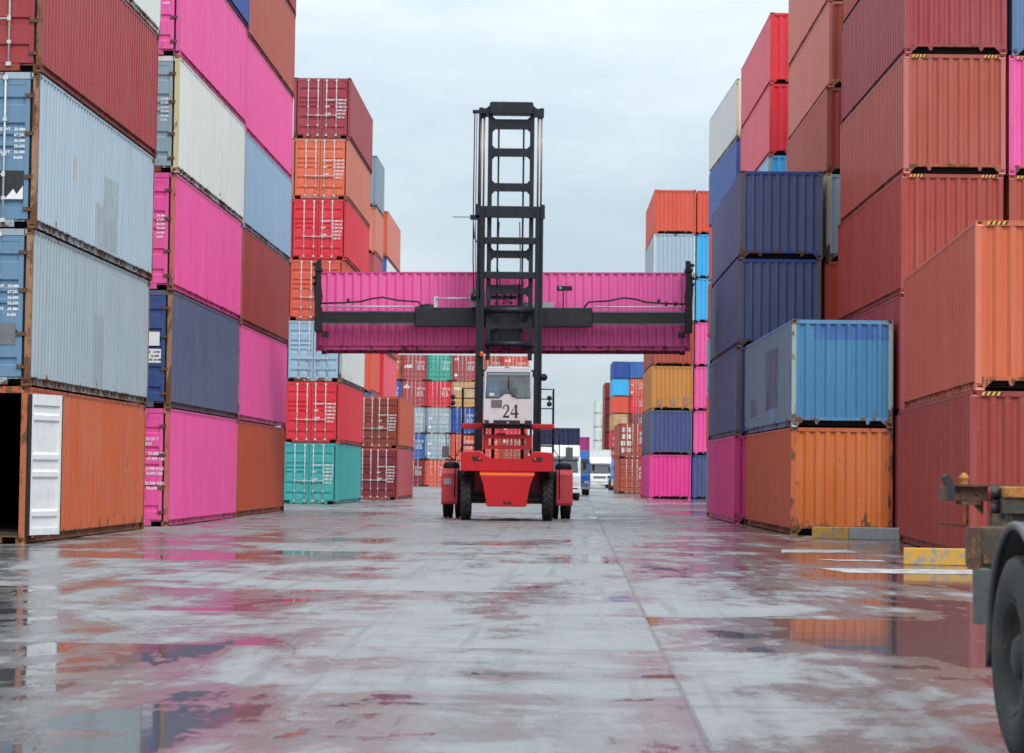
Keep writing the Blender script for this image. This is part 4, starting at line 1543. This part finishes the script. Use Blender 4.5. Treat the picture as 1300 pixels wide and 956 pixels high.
for s, xo in ((-1, 2.50), (1, 4.50)):
    fm = MB()
    n = 22
    ri, ro = .655, .685
    pts_o, pts_i = [], []
    fx0, fx1 = tb_(xo + .045 if s < 0 else xo - .03), tb_(xo + .64 if s < 0 else xo + .565)
    for k in range(n + 1):
        a = R(-8 + 196 * k / n)
        pts_o.append((math.cos(a) * ro, .50 + math.sin(a) * ro))
        pts_i.append((math.cos(a) * ri, .50 + math.sin(a) * ri))
    pol = pts_o + pts_i[::-1]
    va = [fm.bm.verts.new((fx0, p[0], p[1])) for p in pol]
    vb2 = [fm.bm.verts.new((fx1, p[0], p[1])) for p in pol]
    K = len(pol)
    for i in range(K):
        f = fm.bm.faces.new((va[i], vb2[i], vb2[(i + 1) % K], va[(i + 1) % K]))
        f.smooth = True
        f.material_index = 1 if i > n else 0  # inner faces black: dark underseal, with the shade under the guard painted in
    for k in range(n):
        for V in (va, vb2):
            fm.bm.faces.new((V[k], V[k + 1], V[K - 2 - k], V[K - 1 - k]))
    # rolled lip along the outer edge
    fm.tube([(fx0 if s < 0 else fx1, math.cos(R(-8 + 196 * k / n)) * .668, .50 + math.sin(R(-8 + 196 * k / n)) * .668) for k in range(n + 1)], .022, 8)
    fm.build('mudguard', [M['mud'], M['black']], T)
    for x in (.14, .47):
        make_wheel(T, (tb_(xo + x), 0, .51), .505, .27, .29, M['hub'], name='wheel', out=s, dish=.10)
m_ = MB()
m_.tube([(tb_(2.66), 0, .51), (tb_(4.96), 0, .51)], .06, 10)
m_.box(tb_(3.26), tb_(3.46), -.5, .5, .62, .97)
m_.box(tb_(4.16), tb_(4.36), -.5, .5, .62, .97)
m_.build('axle', M['dark'], T)

# ------------------------------------------------------------------ kerb blocks
def kerb(label, x0, y0, x1, y1, h, split=None):
    ln_ = math.hypot(x1 - x0, y1 - y0)
    k = thing('kerb_block', label, 'kerb', (x0, y0, 0), math.atan2(y1 - y0, x1 - x0), 'concrete kerb blocks')
    a = MB()
    sp = split or ln_
    prof = [(0, 0), (.32, 0), (.29, h), (.03, h)]
    a.prism(prof, 'x', 0, sp, bev=.015)
    a.build('painted_block', M['kerby'], k)
    if split:
        a = MB()
        a.prism(prof, 'x', sp + .004, ln_, bev=.015)
        a.build('bare_block', M['concrete'], k)
    return k


kerb('worn half yellow half grey kerb block in front of the orange container', 6.84, 54.9, 8.75, 54.5, .27, .82)
kerb('worn yellow kerb block near the trailer', 6.36, 39.15, 7.70, 38.95, .27, 1.12)

# ------------------------------------------------------------------ ground
def groundmat():
    m, nt, b = new_mat('wet_concrete')
    geo = N(nt, 'ShaderNodeNewGeometry')
    pos = geo.outputs['Position']
    rot = mapping(nt, pos, (1, 1, 1), R(1.55))      # slab grid runs with the lane
    sep = N(nt, 'ShaderNodeSeparateXYZ')
    nt.links.new(rot, sep.inputs[0])
    X, Y = sep.outputs[0], sep.outputs[1]
    # slab index noise
    def cell(v, size, off):
        return mth(nt, 'FLOOR', mth(nt, 'DIVIDE', mth(nt, 'ADD', v, off), size))
    def joint(v, size, off, w):
        fr = mth(nt, 'FRACT', mth(nt, 'DIVIDE', mth(nt, 'ADD', v, off), size))
        dd = mth(nt, 'MULTIPLY', mth(nt, 'ABSOLUTE', mth(nt, 'SUBTRACT', fr, 0.5)), size)
        wob = mth(nt, 'MULTIPLY', noise(nt, pos, 9, 3), w * .8)
        return mth(nt, 'LESS_THAN', mth(nt, 'SUBTRACT', size / 2, dd), mth(nt, 'ADD', wob, w * .5))
    comb = N(nt, 'ShaderNodeCombineXYZ')
    nt.links.new(cell(X, 9.0, -0.7), comb.inputs[0])
    nt.links.new(cell(Y, 4.6, -1.0), comb.inputs[1])
    wn = N(nt, 'ShaderNodeTexWhiteNoise', noise_dimensions='2D')
    nt.links.new(comb.outputs[0], wn.inputs['Vector'])
    slab = wn.outputs['Value']
    # wetness
    shift = N(nt, 'ShaderNodeVectorMath', operation='SCALE')     # every slab holds water differently
    nt.links.new(wn.outputs['Color'], shift.inputs[0])
    shift.inputs['Scale'].default_value = 1.1
    rv = N(nt, 'ShaderNodeVectorMath', operation='ADD')
    nt.links.new(rot, rv.inputs[0])
    nt.links.new(shift.outputs[0], rv.inputs[1])
    rv = rv.outputs[0]
    n1 = noise(nt, mapping(nt, rv, (1.0, .50, 1)), .30, 7, .66, 1.0)
    n2 = noise(nt, mapping(nt, rv, (1.0, .55, 1), R(24)), .95, 7, .66, .8)
    n3 = noise(nt, mapping(nt, rot, (1.7, .10, 1)), 1.3, 5, .62)      # tyre tracks along the lane
    n4 = noise(nt, mapping(nt, rot, (.35, 2.2, 1)), 1.9, 6, .65, .5)  # water held in the cross grooves
    # the yard is lower, and wetter, along the right-hand stacks; the far part is older, better drained
    bias = mth(nt, 'MULTIPLY', ramp(nt, X, 0.8, 4.6), .10)
    bias = mth(nt, 'ADD', bias, mth(nt, 'MULTIPLY', ramp(nt, mth(nt, 'MULTIPLY', X, -1.0), 1.5, 5.0), .03))
    far_ = ramp(nt, Y, 34.0, 62.0)
    wet = mth(nt, 'ADD', mth(nt, 'ADD', mth(nt, 'MULTIPLY', n1, .50), mth(nt, 'MULTIPLY', n2, .34)),
              mth(nt, 'ADD', mth(nt, 'ADD', mth(nt, 'MULTIPLY', n3, .16), mth(nt, 'MULTIPLY', slab, .07)),
                  mth(nt, 'ADD', bias, mth(nt, 'MULTIPLY', n4, .06))))
    damp = ramp(nt, mth(nt, 'SUBTRACT', wet, mth(nt, 'MULTIPLY', far_, .07)), .490, .600)
    pud = ramp(nt, mth(nt, 'SUBTRACT', wet, mth(nt, 'MULTIPLY', far_, .09)), .612, .634)
    g1 = noise(nt, pos, 3.5, 8, .65)
    g2 = noise(nt, pos, 60, 3, .6)
    dry = mixc(nt, g1, (.19, .19, .187, 1), (.35, .348, .34, 1))
    dry = mixc(nt, ramp(nt, n4, .45, .62), dry, (.24, .243, .25, 1))
    dry = mixc(nt, mth(nt, 'MULTIPLY', g2, .35), dry, (.20, .20, .20, 1))
    dry = mixc(nt, mth(nt, 'MULTIPLY', far_, .55), dry, (.20, .202, .205, 1))
    dampc = mixc(nt, g1, (.105, .104, .10, 1), (.195, .193, .187, 1))
    # broom lines, speckle and tyre scuffs on the drier slabs
    brm = noise(nt, mapping(nt, rot, (.5, 26, 1)), 1.0, 3, .6)
    dry = mixc(nt, mth(nt, 'MULTIPLY', ramp(nt, brm, .48, .62), .30), dry, (.14, .14, .138, 1))
    trk = noise(nt, mapping(nt, rot, (3.2, .07, 1)), 1.5, 5, .65)
    dry = mixc(nt, mth(nt, 'MULTIPLY', ramp(nt, trk, .52, .66), .45), dry, (.10, .10, .10, 1))
    spk = noise(nt, pos, 16, 6, .75)
    dry = mixc(nt, mth(nt, 'MULTIPLY', ramp(nt, spk, .54, .68), .5), dry, (.12, .118, .115, 1))
    dampc = mixc(nt, mth(nt, 'MULTIPLY', ramp(nt, spk, .54, .68), .5), dampc, (.05, .05, .05, 1))
    col = mixc(nt, damp, dry, dampc)
    col = mixc(nt, pud, col, (.09, .09, .094, 1))
    # oil and tyre smears
    sm = noise(nt, mapping(nt, rot, (.35, 1.5, 1)), 1.3, 7, .7, .6)
    col = mixc(nt, mth(nt, 'MULTIPLY', ramp(nt, sm, .62, .74), .65), col, (.035, .035, .037, 1))
    crv = N(nt, 'ShaderNodeTexVoronoi', feature='DISTANCE_TO_EDGE')   # a few hairline cracks
    crv.inputs['Scale'].default_value = .22
    wob = N(nt, 'ShaderNodeTexNoise')
    wob.inputs['Scale'].default_value = .9
    wob.inputs['Detail'].default_value = 6
    nt.links.new(pos, wob.inputs['Vector'])
    wv_ = N(nt, 'ShaderNodeVectorMath', operation='ADD')
    nt.links.new(pos, wv_.inputs[0])
    nt.links.new(wob.outputs['Color'], wv_.inputs[1])
    nt.links.new(wv_.outputs[0], crv.inputs['Vector'])
    crk = mth(nt, 'MULTIPLY', mth(nt, 'LESS_THAN', crv.outputs['Distance'], .0022), mth(nt, 'GREATER_THAN', n1, .47))
    col = mixc(nt, mth(nt, 'MULTIPLY', crk, .7), col, (.05, .048, .045, 1))
    jx = joint(X, 9.0, -.7, .022)
    jy = joint(Y, 4.6, -1.0, .03)
    jt = mth(nt, 'MAXIMUM', jx, jy)
    col = mixc(nt, mth(nt, 'MULTIPLY', jt, .55), col, (.06, .056, .052, 1))
    # grit
    vor = N(nt, 'ShaderNodeTexVoronoi')
    vor.inputs['Scale'].default_value = 2.4
    nt.links.new(pos, vor.inputs['Vector'])
    grit = mth(nt, 'LESS_THAN', vor.outputs['Distance'], .05)
    col = mixc(nt, grit, col, (.05, .045, .04, 1))
    nt.links.new(col, b.inputs['Base Color'])
    rough = mth(nt, 'SUBTRACT', .56, mth(nt, 'MULTIPLY', damp, .36))
    rough = mth(nt, 'SUBTRACT', rough, mth(nt, 'MULTIPLY', ramp(nt, wet, .53, .63), .11))
    rough = mth(nt, 'SUBTRACT', rough, mth(nt, 'MULTIPLY', pud, .06))
    rough = mth(nt, 'ADD', rough, mth(nt, 'MULTIPLY', g1, .03))
    nt.links.new(mth(nt, 'MAXIMUM', rough, .02), b.inputs['Roughness'])
    b.inputs['IOR'].default_value = 1.36
    # relief: broom finish and unevenness fade out under standing water
    wv = N(nt, 'ShaderNodeTexWave', wave_type='BANDS', bands_direction='Y')
    wv.inputs['Scale'].default_value = 2.6
    wv.inputs['Distortion'].default_value = 1.2
    nt.links.new(rot, wv.inputs['Vector'])
    hgt = mth(nt, 'ADD', mth(nt, 'MULTIPLY', wv.outputs['Fac'], .0016), mth(nt, 'MULTIPLY', noise(nt, pos, 25, 5, .6), .004))
    hgt = mth(nt, 'MULTIPLY', hgt, mth(nt, 'SUBTRACT', 1.0, mth(nt, 'MULTIPLY', pud, .97)))
    hgt = mth(nt, 'SUBTRACT', hgt, mth(nt, 'MULTIPLY', jt, .006))
    rip = mth(nt, 'MULTIPLY', noise(nt, mapping(nt, pos, (1, 1, 1)), 1.1, 2, .5), .0022)
    hgt = mth(nt, 'ADD', hgt, rip)
    bp = N(nt, 'ShaderNodeBump')
    bp.inputs['Strength'].default_value = 1.0
    bp.inputs['Distance'].default_value = 1.0
    nt.links.new(hgt, bp.inputs['Height'])
    nt.links.new(bp.outputs[0], b.inputs['Normal'])
    return m


g = MB()
g.quad((-700, -200, 0), (700, -200, 0), (700, 1800, 0), (-700, 1800, 0))
go = g.build('ground', groundmat())
go['kind'] = 'structure'


def linemat():
    m, nt, b = new_mat('worn_white_line')
    geo = N(nt, 'ShaderNodeNewGeometry')
    n1 = noise(nt, geo.outputs['Position'], 4, 8, .7)
    col = mixc(nt, ramp(nt, n1, .42, .60), (.58, .585, .59, 1), (.24, .24, .24, 1))
    nt.links.new(col, b.inputs['Base Color'])
    b.inputs['Roughness'].default_value = .35
    return m


lm_ = linemat()
pl = MB()
pl.quad((4.95, 35.5, .004), (8.4, 35.5, .004), (8.4, 37.4, .004), (4.75, 37.2, .004))
pl.quad((5.0, 44.6, .004), (6.5, 45.0, .004), (6.5, 46.8, .004), (5.2, 46.4, .004))
pl.quad((5.5, 40.5, .004), (6.3, 40.5, .004), (6.3, 41.1, .004), (5.2, 41.2, .004))
po = pl.build('road_marking', lm_)
po['kind'] = 'structure'

# ------------------------------------------------------------------ light and sky
SUN_EL, SUN_AZ = 45.0, 152.0     # azimuth clockwise from +Y: behind the camera, to the right
world = bpy.data.worlds.new("World")
scene.world = world
world.use_nodes = True
nt = world.node_tree
bg = nt.nodes['Background']
sky = N(nt, 'ShaderNodeTexSky', sky_type='NISHITA')
sky.sun_disc = False
sky.sun_elevation = R(SUN_EL)
sky.sun_rotation = R(SUN_AZ)
sky.air_density = 1.2
sky.dust_density = 2.0
tc = N(nt, 'ShaderNodeTexCoord')
sp = N(nt, 'ShaderNodeSeparateXYZ')
nt.links.new(tc.outputs['Generated'], sp.inputs[0])
# overcast dome: brighter towards the zenith, soft cloud banks
cl1 = noise(nt, mapping(nt, tc.outputs['Generated'], (1, 1, 2.6)), 2.6, 6, .55, .4)
cl2 = noise(nt, mapping(nt, tc.outputs['Generated'], (1, 1, 3.0)), 7.0, 5, .6, .3)
grad = mth(nt, 'ADD', .76, mth(nt, 'MULTIPLY', mth(nt, 'MAXIMUM', sp.outputs[2], 0.0), 1.45))
cf = ramp(nt, mth(nt, 'ADD', mth(nt, 'MULTIPLY', cl1, .7), mth(nt, 'MULTIPLY', cl2, .3)), .36, .66)
cc = mixc(nt, cf, (5.6, 6.9, 7.9, 1), (9.6, 10.2, 10.6, 1))
sc_ = N(nt, 'ShaderNodeVectorMath', operation='SCALE')
nt.links.new(cc, sc_.inputs[0])
nt.links.new(grad, sc_.inputs['Scale'])
fin = mixc(nt, .90, sky.outputs[0], sc_.outputs[0])
nt.links.new(fin, bg.inputs['Color'])
bg.inputs['Strength'].default_value = 0.10

sd = bpy.data.lights.new('sun', 'SUN')
sd.energy = 1.5
sd.angle = R(24)
sd.color = (1.0, .965, .92)
so = bpy.data.objects.new('sun', sd)
COL.objects.link(so)
az = R(SUN_AZ)
el = R(SUN_EL)
dirv = Vector((math.sin(az) * math.cos(el), math.cos(az) * math.cos(el), math.sin(el)))
so.rotation_euler = (-dirv).to_track_quat('-Z', 'Y').to_euler()
so.location = dirv * 60

# ------------------------------------------------------------------ camera
cd = bpy.data.cameras.new('camera')
cam = bpy.data.objects.new('camera', cd)
COL.objects.link(cam)
cd.sensor_fit = 'HORIZONTAL'
cd.sensor_width = 36.0
cd.lens = 3070.0 / 1300.0 * 36.0
cd.shift_y = -44.5 / 1300.0
cd.clip_start = 0.1
cd.clip_end = 4000
cam.matrix_world = Matrix.Translation((0, 0, 1.40)) @ Matrix.Rotation(R(90 + 3.119), 4, 'X') @ Matrix.Rotation(R(0.676), 4, 'Z')
cd.dof.use_dof = True
cd.dof.focus_distance = 36.0
cd.dof.aperture_fstop = 4.5
scene.camera = cam

scene.view_settings.view_transform = 'Standard'
scene.view_settings.look = 'None'
scene.view_settings.exposure = 0.20
scene.view_settings.gamma = 1.0
scene.cycles.max_bounces = 6
scene.cycles.use_denoising = True
